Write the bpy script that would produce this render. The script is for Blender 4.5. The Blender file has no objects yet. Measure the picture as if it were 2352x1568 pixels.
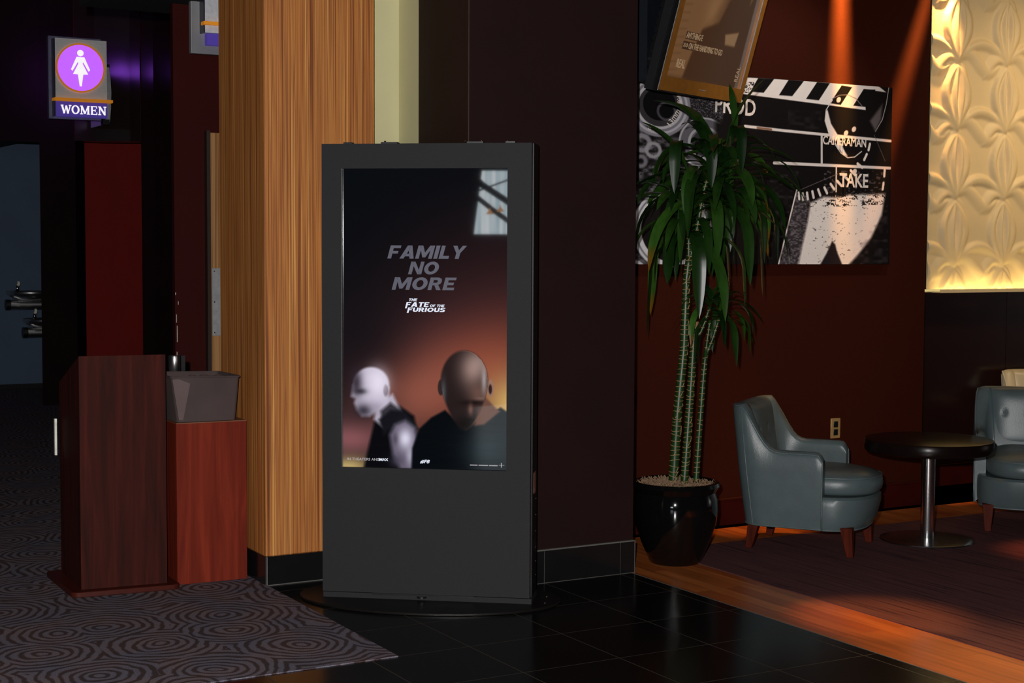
import bpy, math, random
import numpy as np
from mathutils import Vector, Matrix

# ---------------------------------------------------------------- camera, world, light, exposure
sc = bpy.context.scene
COL = sc.collection
sc.view_settings.view_transform = 'Standard'
sc.view_settings.look = 'None'
sc.view_settings.gamma = 1.0
sc.view_settings.exposure = 0.0
sc.view_settings.use_curve_mapping = False

CAM = np.array([0.0, 0.0, 1.5])
FOC, YAW, PIT, ROL = 3517.0, 0.5182, 0.05912, 0.0047
Fw = np.array([math.sin(YAW)*math.cos(PIT), math.cos(YAW)*math.cos(PIT), -math.sin(PIT)])
_R = np.array([math.cos(YAW), -math.sin(YAW), 0.0]); _U = np.cross(_R, Fw)
Rt = _R*math.cos(ROL)+_U*math.sin(ROL); Up = -_R*math.sin(ROL)+_U*math.cos(ROL)
cam_d = bpy.data.cameras.new('camera'); cam = bpy.data.objects.new('camera', cam_d); COL.objects.link(cam)
cam_d.sensor_width = 36; cam_d.lens = FOC/2352*36; cam_d.clip_start = 0.05
cam.matrix_world = Matrix(((Rt[0], Up[0], -Fw[0], CAM[0]), (Rt[1], Up[1], -Fw[1], CAM[1]), (Rt[2], Up[2], -Fw[2], CAM[2]), (0, 0, 0, 1)))
sc.camera = cam

world = bpy.data.worlds.new('world'); sc.world = world; world.use_nodes = True
world.node_tree.nodes['Background'].inputs['Color'].default_value = (0.55, 0.7, 1.0, 1)
world.node_tree.nodes['Background'].inputs['Strength'].default_value = 0.006

def lamp(name, kind, loc, energy, color, target=None, radius=0.03, **kw):
    d = bpy.data.lights.new(name, kind); d.energy = energy; d.color = color
    for k, v in kw.items(): setattr(d, k, v)
    if kind in ('POINT', 'SPOT'): d.shadow_soft_size = radius
    o = bpy.data.objects.new(name, d); COL.objects.link(o); o.location = loc
    if target is not None:
        o.rotation_euler = (Vector(target)-Vector(loc)).to_track_quat('-Z', 'Y').to_euler()
    return o

WARM = (1.0, 0.47, 0.12)
# the photographer's flash, just above and left of the lens
lamp('camera_flash', 'POINT', (-0.10, 0.06, 1.66), 1220, (1.0, 0.97, 0.95), radius=0.03)
# ceiling spots over the lounge
def spot(name, loc, target, watts, deg, col=WARM, blend=0.8, r=0.01):
    return lamp(name, 'SPOT', loc, watts, col, target, radius=r, spot_size=math.radians(deg), spot_blend=blend)
spot('wall_spot', (5.932, 6.61, 3.75), (5.938, 6.68, 2.78), 9500, 8.5, (1.0, 0.45, 0.07), 1.0, .045)
spot('wall_spot', (6.86, 6.60, 3.75), (6.43, 6.68, 2.50), 4200, 6.5, (1.0, 0.38, 0.07), 1.0, .04)
spot('floor_spot', (4.5, 3.7, 3.9), (4.30, 3.80, 0.0), 420, 26, (1.0, 0.62, 0.26), 1.0, .05)
spot('floor_spot', (4.7, 4.6, 3.9), (4.42, 4.66, 0.0), 620, 13, WARM, 1.0, .05)
spot('floor_spot', (6.6, 5.3, 3.9), (6.20, 5.22, 0.0), 520, 12, (1.0, 0.30, 0.10), 1.0, .05)
spot('floor_spot', (6.95, 6.60, 3.9), (6.90, 6.72, 0.0), 420, 7, WARM, 1.0, .05)
spot('floor_spot', (5.3, 6.48, 3.9), (5.25, 6.52, 0.0), 500, 11, WARM, 1.0, .05)
spot('chair_spot', (5.5, 5.7, 3.9), (5.10, 6.08, 0.6), 90, 10, (1.0, 0.5, 0.18), 1.0, .05)
spot('chair_spot', (7.6, 5.9, 3.9), (7.7, 6.6, 0.8), 60, 16, (1.0, 0.55, 0.2), 1.0, .05)
spot('canvas_spot', (5.35, 5.1, 3.95), (5.40, 6.68, 1.93), 95, 48, (1.0, 0.93, 0.86), 0.7, .05)
spot('panel_spot', (7.12, 6.95, 3.55), (7.16, 7.12, 2.9), 330, 26, (1.0, 0.55, 0.2), 1.0, .02)
lamp('panel_wash', 'AREA', (8.3, 5.6, 3.6), 9, (1.0, 0.74, 0.42), (7.9, 7.12, 2.1), shape='RECTANGLE', size=1.6, size_y=0.3, spread=math.radians(70))

# ---------------------------------------------------------------- helpers
def cl(r, g, b):
    f = lambda c: (c/255/12.92) if c/255 <= 0.04045 else ((c/255+0.055)/1.055)**2.4
    return (f(r), f(g), f(b))

def tag(o, label=None, cat=None, group=None, kind=None):
    if label: o['label'] = label
    if cat: o['category'] = cat
    if group: o['group'] = group
    if kind: o['kind'] = kind
    return o

def empty(name, loc=(0, 0, 0), rz=0.0):
    o = bpy.data.objects.new(name, None); COL.objects.link(o); o.location = loc; o.rotation_euler = (0, 0, rz)
    o.empty_display_size = 0.1
    return o

class MB:
    def __init__(s): s.v = []; s.f = []
    def box(s, x0, x1, y0, y1, z0, z1):
        b = len(s.v)
        s.v += [(x0, y0, z0), (x1, y0, z0), (x1, y1, z0), (x0, y1, z0), (x0, y0, z1), (x1, y0, z1), (x1, y1, z1), (x0, y1, z1)]
        s.f += [(b, b+3, b+2, b+1), (b+4, b+5, b+6, b+7), (b, b+1, b+5, b+4), (b+1, b+2, b+6, b+5), (b+2, b+3, b+7, b+6), (b+3, b, b+4, b+7)]
        return s
    def obox(s, c, ax, ay, az, hx, hy, hz):
        b = len(s.v); c, ax, ay, az = map(np.array, (c, ax, ay, az))
        for i, j, k in ((-1,-1,-1),(1,-1,-1),(1,1,-1),(-1,1,-1),(-1,-1,1),(1,-1,1),(1,1,1),(-1,1,1)):
            s.v.append(tuple(c+ax*hx*i+ay*hy*j+az*hz*k))
        s.f += [(b, b+3, b+2, b+1), (b+4, b+5, b+6, b+7), (b, b+1, b+5, b+4), (b+1, b+2, b+6, b+5), (b+2, b+3, b+7, b+6), (b+3, b, b+4, b+7)]
        return s
    def prism(s, poly, z0, z1):          # poly in xy
        b = len(s.v); n = len(poly)
        s.v += [(x, y, z0) for x, y in poly]+[(x, y, z1) for x, y in poly]
        s.f += [tuple(b+i for i in range(n))[::-1], tuple(b+n+i for i in range(n))]
        s.f += [(b+i, b+(i+1) % n, b+n+(i+1) % n, b+n+i) for i in range(n)]
        return s
    def vprism(s, poly, y0, y1):         # poly in xz, extruded along y
        b = len(s.v); n = len(poly)
        s.v += [(x, y0, z) for x, z in poly]+[(x, y1, z) for x, z in poly]
        s.f += [tuple(b+i for i in range(n)), tuple(b+n+i for i in range(n))[::-1]]
        s.f += [(b+(i+1) % n, b+i, b+n+i, b+n+(i+1) % n) for i in range(n)]
        return s
    def rings(s, rs, cap=True, closed=True):   # list of rings of equal length
        b = len(s.v); n = len(rs[0])
        for r in rs: s.v += [tuple(p) for p in r]
        m = n if closed else n-1
        for k in range(len(rs)-1):
            for i in range(m):
                s.f.append((b+k*n+i, b+k*n+(i+1) % n, b+(k+1)*n+(i+1) % n, b+(k+1)*n+i))
        if cap:
            s.f.append(tuple(b+i for i in range(n))[::-1]); s.f.append(tuple(b+(len(rs)-1)*n+i for i in range(n)))
        return s
    def lathe(s, prof, c=(0, 0, 0), n=48, cap=True):
        rs = [[(c[0]+r*math.cos(2*math.pi*i/n), c[1]+r*math.sin(2*math.pi*i/n), c[2]+z) for i in range(n)] for r, z in prof]
        return s.rings(rs, cap)
    def tube(s, pts, rad, n=8, cap=True):
        pts = [np.array(p, float) for p in pts]; rs = []
        if not hasattr(rad, '__len__'): rad = [rad]*len(pts)
        prev = None
        for i, p in enumerate(pts):
            t = pts[min(i+1, len(pts)-1)]-pts[max(i-1, 0)]; t = t/(np.linalg.norm(t)+1e-9)
            a = prev if prev is not None else (np.array([1., 0, 0]) if abs(t[0]) < .8 else np.array([0, 1., 0]))
            a = a-t*(a@t); a /= np.linalg.norm(a); prev = a; b2 = np.cross(t, a)
            rs.append([p+rad[i]*(a*math.cos(2*math.pi*k/n)+b2*math.sin(2*math.pi*k/n)) for k in range(n)])
        return s.rings(rs, cap)
    def ball(s, c, r, n=12):
        prof = [(max(r*math.sin(math.pi*k/n), 1e-4), -r*math.cos(math.pi*k/n)) for k in range(n+1)]
        return s.lathe(prof, c, n*2, True)
    def build(s, name, mat, parent=None, smooth=False, bevel=0, seg=2, subd=0):
        me = bpy.data.meshes.new(name); me.from_pydata([tuple(map(float, v)) for v in s.v], [], s.f); me.update()
        o = bpy.data.objects.new(name, me); COL.objects.link(o)
        if mat: me.materials.append(mat)
        if parent: o.parent = parent
        if bevel:
            m = o.modifiers.new('bevel', 'BEVEL'); m.width = bevel; m.segments = seg; m.limit_method = 'ANGLE'; m.angle_limit = math.radians(40)
        if subd:
            m = o.modifiers.new('sub', 'SUBSURF'); m.levels = subd; m.render_levels = subd
        if smooth:
            for p in me.polygons: p.use_smooth = True
        if smooth == 'auto' or bevel:
            try:
                me.set_sharp_from_angle(angle=math.radians(38))
                for p in me.polygons: p.use_smooth = True
            except Exception: pass
        return o

def text(name, body, mat, parent, loc, rot, size, bold=0.0, shear=0.0, sx=1.0, depth=0.001, align='CENTER', spacing=1.0):
    c = bpy.data.curves.new(name, 'FONT'); c.body = body; c.size = size; c.offset = bold; c.shear = shear
    c.extrude = depth; c.align_x = align; c.space_character = spacing; c.resolution_u = 3
    t = bpy.data.objects.new('tmp', c); COL.objects.link(t)
    dg = bpy.context.evaluated_depsgraph_get(); me = bpy.data.meshes.new_from_object(t.evaluated_get(dg))
    COL.objects.unlink(t); bpy.data.objects.remove(t)
    me.name = name; me.materials.clear(); me.materials.append(mat)
    o = bpy.data.objects.new(name, me); COL.objects.link(o)
    if parent: o.parent = parent
    o.location = loc; o.rotation_euler = rot; o.scale = (sx, 1, 1)
    return o

# ---------------------------------------------------------------- materials
def nt(name):
    m = bpy.data.materials.new(name); m.use_nodes = True
    t = m.node_tree; return m, t, t.nodes['Principled BSDF']
def N(t, k, **kw):
    n = t.nodes.new(k)
    for a, b in kw.items():
        if a in n.inputs.keys(): n.inputs[a].default_value = b
        else: setattr(n, a, b)
    return n
def coords(t, scale=(1, 1, 1), rot=(0, 0, 0), loc=(0, 0, 0)):
    c = N(t, 'ShaderNodeTexCoord'); m = N(t, 'ShaderNodeMapping'); t.links.new(c.outputs['Object'], m.inputs['Vector'])
    m.inputs['Scale'].default_value = scale; m.inputs['Rotation'].default_value = rot; m.inputs['Location'].default_value = loc
    return m.outputs['Vector']
def ramp(t, fac, stops):
    r = N(t, 'ShaderNodeValToRGB'); t.links.new(fac, r.inputs['Fac']); e = r.color_ramp.elements
    while len(e) < len(stops): e.new(0.5)
    for i, (p, c) in enumerate(stops):
        e[i].position = p; e[i].color = (*c, 1)
    return r.outputs['Color']
def plain(name, color, rough=0.5, metal=0.0, spec=0.5, vary=0.12, nscale=30, bump=0.0, bscale=400, coat=0.0):
    m, t, p = nt(name)
    v = coords(t, (1, 1, 1)); n = N(t, 'ShaderNodeTexNoise', Scale=nscale, Detail=3.0); t.links.new(v, n.inputs['Vector'])
    c0 = tuple(c*(1-vary) for c in color); c1 = tuple(min(c*(1+vary), 1) for c in color)
    t.links.new(ramp(t, n.outputs['Fac'], [(0.3, c0), (0.7, c1)]), p.inputs['Base Color'])
    p.inputs['Roughness'].default_value = rough; p.inputs['Metallic'].default_value = metal
    p.inputs['Specular IOR Level'].default_value = spec
    p.inputs['Coat Weight'].default_value = coat; p.inputs['Coat Roughness'].default_value = 0.05
    if bump:
        b = N(t, 'ShaderNodeBump', Strength=bump, Distance=0.002); n2 = N(t, 'ShaderNodeTexNoise', Scale=bscale, Detail=4.0)
        t.links.new(v, n2.inputs['Vector']); t.links.new(n2.outputs['Fac'], b.inputs['Height']); t.links.new(b.outputs['Normal'], p.inputs['Normal'])
    return m
def emit(name, color, strength=1.0, rough=0.6, base=(0.02, 0.02, 0.02)):
    m, t, p = nt(name); p.inputs['Base Color'].default_value = (*base, 1); p.inputs['Roughness'].default_value = rough
    n = N(t, 'ShaderNodeTexNoise', Scale=20.0); v = coords(t); t.links.new(v, n.inputs['Vector'])
    t.links.new(ramp(t, n.outputs['Fac'], [(0.2, tuple(c*.96 for c in color)), (0.8, color)]), p.inputs['Emission Color'])
    p.inputs['Emission Strength'].default_value = strength
    return m
def wood(name, stops, stretch=(60, 60, 1.0), rough=0.35, dist=0.0, spec=0.5, extra=None):
    m, t, p = nt(name); v = coords(t, stretch)
    n = N(t, 'ShaderNodeTexNoise', Scale=1.0, Detail=3.0, Roughness=0.6, Distortion=dist); t.links.new(v, n.inputs['Vector'])
    t.links.new(ramp(t, n.outputs['Fac'], stops), p.inputs['Base Color'])
    p.inputs['Roughness'].default_value = rough; p.inputs['Specular IOR Level'].default_value = spec
    return m
def vcol(name, strength, rough=0.6, emissive=True, spec=0.5, base=0.0, bump=False):
    m, t, p = nt(name); a = N(t, 'ShaderNodeVertexColor'); a.layer_name = 'Col'
    if emissive:
        p.inputs['Base Color'].default_value = (base, base, base, 1)
        t.links.new(a.outputs['Color'], p.inputs['Emission Color']); p.inputs['Emission Strength'].default_value = strength
    else:
        t.links.new(a.outputs['Color'], p.inputs['Base Color'])
    p.inputs['Roughness'].default_value = rough; p.inputs['Specular IOR Level'].default_value = spec
    return m

M = {}
M['zebra'] = wood('zebrawood veneer', [(0.34, cl(112, 58, 24)), (0.43, cl(166, 98, 44)), (0.50, cl(200, 130, 62)), (0.56, cl(138, 76, 34)), (0.64, cl(222, 158, 84))], (110, 110, 0.5), 0.55)
M['zebra_door'] = wood('zebrawood door veneer', [(0.30, cl(120, 78, 38)), (0.45, cl(165, 112, 62)), (0.55, cl(190, 140, 86)), (0.66, cl(205, 160, 105))], (120, 120, 0.6), 0.5)
M['podium'] = wood('dark mahogany laminate', [(0.25, cl(38, 14, 10)), (0.5, cl(58, 20, 14)), (0.75, cl(76, 26, 17))], (26, 26, 1.6), 0.7, 0.6, 0.12)
M['cherry'] = wood('cherry laminate', [(0.25, cl(88, 25, 13)), (0.5, cl(112, 35, 18)), (0.78, cl(136, 48, 26))], (24, 24, 1.4), 0.65, 0.8, 0.15)
M['mahog'] = plain('polished dark mahogany panel', cl(30, 11, 11), 0.24, spec=0.9, nscale=3, vary=0.2)
M['plum'] = plain('dark plum wall laminate', cl(35, 20, 19), 0.55, spec=0.15, nscale=4, vary=0.08, bump=0.15, bscale=300)
M['mahog2'] = plain('matt dark mahogany panel', cl(22, 8, 8), 0.6, spec=0.06, nscale=3, vary=0.2)
M['orange'] = plain('burnt orange wall paint', cl(58, 19, 7), 0.7, spec=0.1, nscale=60, vary=0.06, bump=0.2, bscale=250)
M['red'] = plain('dark red wall paint', cl(62, 17, 14), 0.6, spec=0.1, nscale=3, vary=0.1)
M['deepred'] = plain('deep red alcove paint', cl(132, 34, 26), 0.6, spec=0.1, nscale=3, vary=0.1)
M['green'] = plain('pale sage wall paint', cl(205, 200, 155), 0.75, nscale=3, vary=0.04)
M['blue'] = plain('slate blue wall paint', cl(76, 94, 118), 0.75, nscale=3, vary=0.06)
M['black'] = plain('black painted ceiling', cl(14, 13, 15), 0.8, nscale=5)
M['skirt'] = plain('dark red lounge skirting', cl(56, 11, 7), 0.5, spec=0.15, nscale=10)
M['grout'] = plain('pale grout', cl(92, 90, 86), 0.8)
M['steel2'] = plain('polished steel', (0.6, 0.6, 0.6), 0.2, 1.0, nscale=5, vary=0.03)
M['tile_base'] = plain('black glazed skirting tile', cl(22, 22, 23), 0.18, nscale=6)
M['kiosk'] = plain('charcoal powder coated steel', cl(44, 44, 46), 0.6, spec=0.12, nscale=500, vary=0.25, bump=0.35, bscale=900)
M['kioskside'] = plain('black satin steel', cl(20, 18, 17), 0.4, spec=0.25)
M['blackgloss'] = plain('black glazed ceramic', (0.003, 0.003, 0.003), 0.06, spec=0.6)
M['blackpl'] = plain('black plastic', cl(20, 20, 22), 0.35)
M['steel'] = plain('brushed steel', (0.62, 0.62, 0.62), 0.30, 1.0, nscale=80, vary=0.12)
M['chrome'] = plain('polished chrome', (0.8, 0.8, 0.8), 0.14, 1.0, nscale=5, vary=0.02)
M['plate'] = plain('satin aluminium plate', (0.42, 0.43, 0.45), 0.55, 0.35, nscale=30, vary=0.12)
M['leather'] = plain('slate teal leather', cl(80, 92, 94), 0.36, spec=0.45, nscale=14, vary=0.07, bump=0.25, bscale=220)
M['cream'] = plain('cream leather', cl(205, 186, 150), 0.42, nscale=12, vary=0.05)
M['piping'] = plain('teal leather piping', cl(88, 101, 103), 0.4)
M['cpiping'] = plain('cream leather piping', cl(215, 196, 160), 0.4)
M['cherryleg'] = wood('cherry stained leg', [(0.3, cl(60, 18, 8)), (0.7, cl(88, 30, 14))], (40, 40, 3), 0.6, 0, 0.1)
M['tabletop'] = plain('dark espresso lacquer', cl(20, 11, 10), 0.25, spec=0.13)
M['leaf'] = None
M['fabric'] = plain('grey brown liner fabric', cl(72, 59, 58), 0.85, nscale=9, vary=0.12)
M['fabric2'] = plain('paler grey brown liner fabric', cl(100, 84, 82), 0.85, nscale=9, vary=0.1)
M['orangebar'] = emit('orange acrylic bar', cl(200, 120, 22), 0.4, base=cl(235, 150, 30))
M['purplestrip'] = emit('purple sign panel', cl(70, 52, 140), 0.55, base=cl(70, 50, 150))
M['signgrey'] = plain('grey metallic sign face', cl(236, 236, 236), 0.5, nscale=60, vary=0.05)
M['navy'] = plain('navy sign edge', cl(30, 32, 52), 0.4)
M['white_em'] = emit('lit white acrylic', (1, 0.96, 1), 0.95)
M['purple_em'] = emit('lit purple acrylic', cl(186, 92, 250), 1.15)
M['offwhite'] = plain('off white plastic', cl(225, 220, 205), 0.5)
M['outletpl'] = plain('brass toned outlet plate', cl(190, 150, 95), 0.4, 0.3)
M['moss'] = plain('dry spanish moss', cl(140, 112, 86), 0.95, nscale=90, vary=0.3, bump=1.0, bscale=200)

def mat_floor_tile():
    m, t, p = nt('black polished floor tile'); tc = N(t, 'ShaderNodeTexCoord'); s = N(t, 'ShaderNodeSeparateXYZ'); t.links.new(tc.outputs['Object'], s.inputs[0])
    def line(out, org):
        a = N(t, 'ShaderNodeMath', operation='SUBTRACT'); t.links.new(out, a.inputs[0]); a.inputs[1].default_value = org
        b = N(t, 'ShaderNodeMath', operation='DIVIDE'); t.links.new(a.outputs[0], b.inputs[0]); b.inputs[1].default_value = 0.41
        c = N(t, 'ShaderNodeMath', operation='FRACT'); t.links.new(b.outputs[0], c.inputs[0])
        d = N(t, 'ShaderNodeMath', operation='SUBTRACT'); t.links.new(c.outputs[0], d.inputs[0]); d.inputs[1].default_value = 0.5
        e = N(t, 'ShaderNodeMath', operation='ABSOLUTE'); t.links.new(d.outputs[0], e.inputs[0])
        f = N(t, 'ShaderNodeMath', operation='GREATER_THAN'); t.links.new(e.outputs[0], f.inputs[0]); f.inputs[1].default_value = 0.4945
        return f.outputs[0]
    mx = N(t, 'ShaderNodeMath', operation='MAXIMUM'); t.links.new(line(s.outputs[0], 3.935), mx.inputs[0]); t.links.new(line(s.outputs[1], 5.880), mx.inputs[1])
    n = N(t, 'ShaderNodeTexNoise', Scale=2.5, Detail=4.0); t.links.new(tc.outputs['Object'], n.inputs['Vector'])
    base = ramp(t, n.outputs['Fac'], [(0.3, cl(12, 12, 12)), (0.7, cl(17, 16, 16))])
    mix = N(t, 'ShaderNodeMix', data_type='RGBA'); t.links.new(mx.outputs[0], mix.inputs[0]); t.links.new(base, mix.inputs[6]); mix.inputs[7].default_value = (*cl(66, 60, 52), 1)
    t.links.new(mix.outputs[2], p.inputs['Base Color'])
    r = N(t, 'ShaderNodeMath', operation='MULTIPLY_ADD'); t.links.new(mx.outputs[0], r.inputs[0]); r.inputs[1].default_value = 0.5; r.inputs[2].default_value = 0.2
    t.links.new(r.outputs[0], p.inputs['Roughness']); p.inputs['Specular IOR Level'].default_value = 0.2
    return m
def mat_carpet():
    m, t, p = nt('blue grey carpet with ripple rings'); v = coords(t)
    nz = N(t, 'ShaderNodeTexNoise', Scale=5.0, Detail=3.0); t.links.new(v, nz.inputs['Vector'])
    sub = N(t, 'ShaderNodeVectorMath', operation='SCALE'); t.links.new(nz.outputs['Color'], sub.inputs[0]); sub.inputs['Scale'].default_value = 0.09
    ad = N(t, 'ShaderNodeVectorMath', operation='ADD'); t.links.new(v, ad.inputs[0]); t.links.new(sub.outputs[0], ad.inputs[1])
    vo = N(t, 'ShaderNodeTexVoronoi', Scale=2.5, Randomness=0.75); vo.voronoi_dimensions = '2D'; t.links.new(ad.outputs[0], vo.inputs['Vector'])
    a = N(t, 'ShaderNodeMath', operation='MULTIPLY'); t.links.new(vo.outputs['Distance'], a.inputs[0]); a.inputs[1].default_value = 64.0
    s = N(t, 'ShaderNodeMath', operation='SINE'); t.links.new(a.outputs[0], s.inputs[0])
    n2 = N(t, 'ShaderNodeTexNoise', Scale=14.0, Detail=2.0); t.links.new(v, n2.inputs['Vector'])
    b = N(t, 'ShaderNodeMath', operation='MULTIPLY_ADD'); t.links.new(n2.outputs['Fac'], b.inputs[0]); b.inputs[1].default_value = 1.5; t.links.new(s.outputs[0], b.inputs[2])
    ring = ramp(t, b.outputs[0], [(0.1, cl(76, 64, 64)), (1.0, cl(116, 111, 119))])
    n3 = N(t, 'ShaderNodeTexNoise', Scale=5.0, Detail=2.0); t.links.new(v, n3.inputs['Vector'])
    tint = ramp(t, n3.outputs['Fac'], [(0.35, (1.16, 0.98, 0.92)), (0.65, (0.92, 0.96, 1.06))])
    mix = N(t, 'ShaderNodeMix', data_type='RGBA', blend_type='MULTIPLY'); mix.inputs[0].default_value = 1.0
    t.links.new(ring, mix.inputs[6]); t.links.new(tint, mix.inputs[7])
    fz = N(t, 'ShaderNodeTexNoise', Scale=260.0, Detail=2.0); t.links.new(v, fz.inputs['Vector'])
    fr = ramp(t, fz.outputs['Fac'], [(0.3, (0.55, 0.55, 0.55)), (0.7, (1.35, 1.35, 1.35))])
    mix2 = N(t, 'ShaderNodeMix', data_type='RGBA', blend_type='MULTIPLY'); mix2.inputs[0].default_value = 1.0
    t.links.new(mix.outputs[2], mix2.inputs[6]); t.links.new(fr, mix2.inputs[7])
    t.links.new(mix2.outputs[2], p.inputs['Base Color']); p.inputs['Roughness'].default_value = 0.95; p.inputs['Specular IOR Level'].default_value = 0.1
    bm = N(t, 'ShaderNodeBump', Strength=0.5, Distance=0.003); t.links.new(fz.outputs['Fac'], bm.inputs['Height']); t.links.new(bm.outputs['Normal'], p.inputs['Normal'])
    return m
def mat_rug():
    m, t, p = nt('plum striated lounge carpet'); v = coords(t, (55, 1.8, 1), (0, 0, math.radians(3)))
    n = N(t, 'ShaderNodeTexNoise', Scale=1.0, Detail=3.0); t.links.new(v, n.inputs['Vector'])
    c = ramp(t, n.outputs['Fac'], [(0.33, cl(52, 34, 42)), (0.42, cl(92, 58, 60)), (0.7, cl(104, 68, 66))])
    v2 = coords(t, (300, 300, 1)); n2 = N(t, 'ShaderNodeTexNoise', Scale=1.0, Detail=2.0); t.links.new(v2, n2.inputs['Vector'])
    fr = ramp(t, n2.outputs['Fac'], [(0.3, (0.7, 0.7, 0.7)), (0.7, (1.2, 1.2, 1.2))])
    mix = N(t, 'ShaderNodeMix', data_type='RGBA', blend_type='MULTIPLY'); mix.inputs[0].default_value = 1.0
    t.links.new(c, mix.inputs[6]); t.links.new(fr, mix.inputs[7]); t.links.new(mix.outputs[2], p.inputs['Base Color'])
    p.inputs['Roughness'].default_value = 0.95; p.inputs['Specular IOR Level'].default_value = 0.1
    return m
def mat_plank():
    m, t, p = nt('amber wood plank floor'); tc = N(t, 'ShaderNodeTexCoord')
    mp = N(t, 'ShaderNodeMapping'); t.links.new(tc.outputs['Object'], mp.inputs['Vector']); mp.inputs['Rotation'].default_value = (0, 0, math.radians(90))
    br = N(t, 'ShaderNodeTexBrick', Scale=1.0); t.links.new(mp.outputs[0], br.inputs['Vector'])
    br.inputs['Brick Width'].default_value = 0.9; br.inputs['Row Height'].default_value = 0.082; br.inputs['Mortar Size'].default_value = 0.0008
    br.inputs['Color1'].default_value = (*cl(196, 112, 56), 1); br.inputs['Color2'].default_value = (*cl(164, 84, 40), 1); br.inputs['Mortar'].default_value = (*cl(110, 56, 26), 1)
    v = coords(t, (34, 2.2, 1)); n = N(t, 'ShaderNodeTexNoise', Scale=1.0, Detail=4.0); t.links.new(v, n.inputs['Vector'])
    fr = ramp(t, n.outputs['Fac'], [(0.3, (0.66, 0.62, 0.55)), (0.7, (1.12, 1.12, 1.1))])
    mix = N(t, 'ShaderNodeMix', data_type='RGBA', blend_type='MULTIPLY'); mix.inputs[0].default_value = 1.0
    t.links.new(br.outputs['Color'], mix.inputs[6]); t.links.new(fr, mix.inputs[7]); t.links.new(mix.outputs[2], p.inputs['Base Color'])
    p.inputs['Roughness'].default_value = 0.3
    return m
def mat_leaf(name, dark, light, tip):
    m, t, p = nt(name); a = N(t, 'ShaderNodeVertexColor'); a.layer_name = 'Col'
    s = N(t, 'ShaderNodeSeparateColor'); t.links.new(a.outputs['Color'], s.inputs[0])
    c = ramp(t, s.outputs[0], [(0.0, dark), (0.8, light), (1.0, tip)])
    v = coords(t, (40, 40, 8)); n = N(t, 'ShaderNodeTexNoise', Scale=1.0, Detail=2.0); t.links.new(v, n.inputs['Vector'])
    fr = ramp(t, n.outputs['Fac'], [(0.3, (0.75, 0.75, 0.75)), (0.7, (1.2, 1.2, 1.2))])
    mix = N(t, 'ShaderNodeMix', data_type='RGBA', blend_type='MULTIPLY'); mix.inputs[0].default_value = 1.0
    t.links.new(c, mix.inputs[6]); t.links.new(fr, mix.inputs[7]); t.links.new(mix.outputs[2], p.inputs['Base Color'])
    p.inputs['Roughness'].default_value = 0.28; p.inputs['Specular IOR Level'].default_value = 0.4
    return m
M['tile'] = mat_floor_tile(); M['carpet'] = mat_carpet(); M['rug'] = mat_rug(); M['plank'] = mat_plank()
M['leaf'] = mat_leaf('glossy dracaena leaf', cl(14, 36, 10), cl(48, 84, 26), cl(110, 74, 18))
M['cane'] = plain('green dracaena cane', cl(26, 54, 16), 0.4, nscale=60, vary=0.3)
M['scar'] = plain('dry leaf scar ring', cl(158, 128, 86), 0.8)
M['cutend'] = plain('cut cane end', cl(150, 105, 80), 0.8)

# ---------------------------------------------------------------- the setting
def struct(o): o['kind'] = 'structure'; return o

struct(MB().box(-3, 4.0, -2, 5.055, -0.06, 0).box(2.41, 4.0, 5.055, 6.60, -0.06, 0).build('floor', M['tile']))
struct(MB().box(-3, 2.405, 5.055, 17.5, -0.06, 0.004).box(2.405, 9, 6.60, 17.5, -0.06, 0.0).build('floor', M['carpet']))
struct(MB().box(4.0, 4.40, -1, 7.3, -0.06, 0.0).box(4.40, 10.5, 6.26, 7.3, -0.06, 0.0).build('floor', M['plank']))
struct(MB().box(4.40, 10.5, -1, 6.26, -0.06, 0.003).build('floor', M['rug']))
struct(MB().box(3.998, 4.002, -1, 5.87, -0.001, 0.001).build('trim_1', M['grout']))

struct(MB().box(3.137, 4.015, 5.89, 6.38, 0.0, 4.2).build('wall_center', M['plum']))
struct(MB().box(3.137, 4.015, 6.381, 6.60, 0.0, 4.2).box(2.6, 3.137, 6.59, 6.67, 0, 4.2).build('wall_green', M['green']))
struct(MB().box(2.405, 2.938, 6.43, 7.03, 0.13, 4.2).build('wall_pillar', M['zebra'], bevel=0.004))
# black tile skirtings with pale grout edges
bb = MB(); gr = MB()
for a, b in ((3.14, 3.521), (3.525, 3.933), (3.937, 4.012)): bb.box(a, b, 5.872, 5.89, 0.003, 0.148)
gr.box(3.14, 4.015, 5.876, 5.889, 0.0, 0.1535)
b0 = struct(bb.build('baseboard_center', M['tile_base'])); gr.box(4.0125, 4.0160, 5.871, 6.0, 0, 0.1535); g0 = gr.build('grout', M['grout'], b0)
MB().box(4.0155, 4.02, 5.88, 6.62, 0.003, 0.15).build('end_tile', M['tile_base'], b0)
bb = MB(); bb.box(2.412, 2.80, 6.418, 6.436, 0.002, 0.131).box(2.804, 2.94, 6.418, 6.436, 0.002, 0.131).box(2.400, 2.408, 6.43, 7.03, 0.002, 0.131).box(2.41, 2.93, 6.44, 7.02, 0.0, 0.131)
b1 = struct(bb.build('baseboard_pillar', M['tile_base'])); MB().box(2.4035, 2.4085, 6.4175, 6.43, 0, 0.1315).box(2.41, 2.94, 6.416, 6.42, 0.0, 0.004).build('grout', M['grout'], b1)
# vertical seam on the dark wall where its panel meets the corner
struct(MB().box(3.1355, 3.1385, 5.8885, 5.8925, 0.15, 4.2).build('trim_2', plain('worn corner trim', cl(70, 52, 50), .5)))

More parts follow.
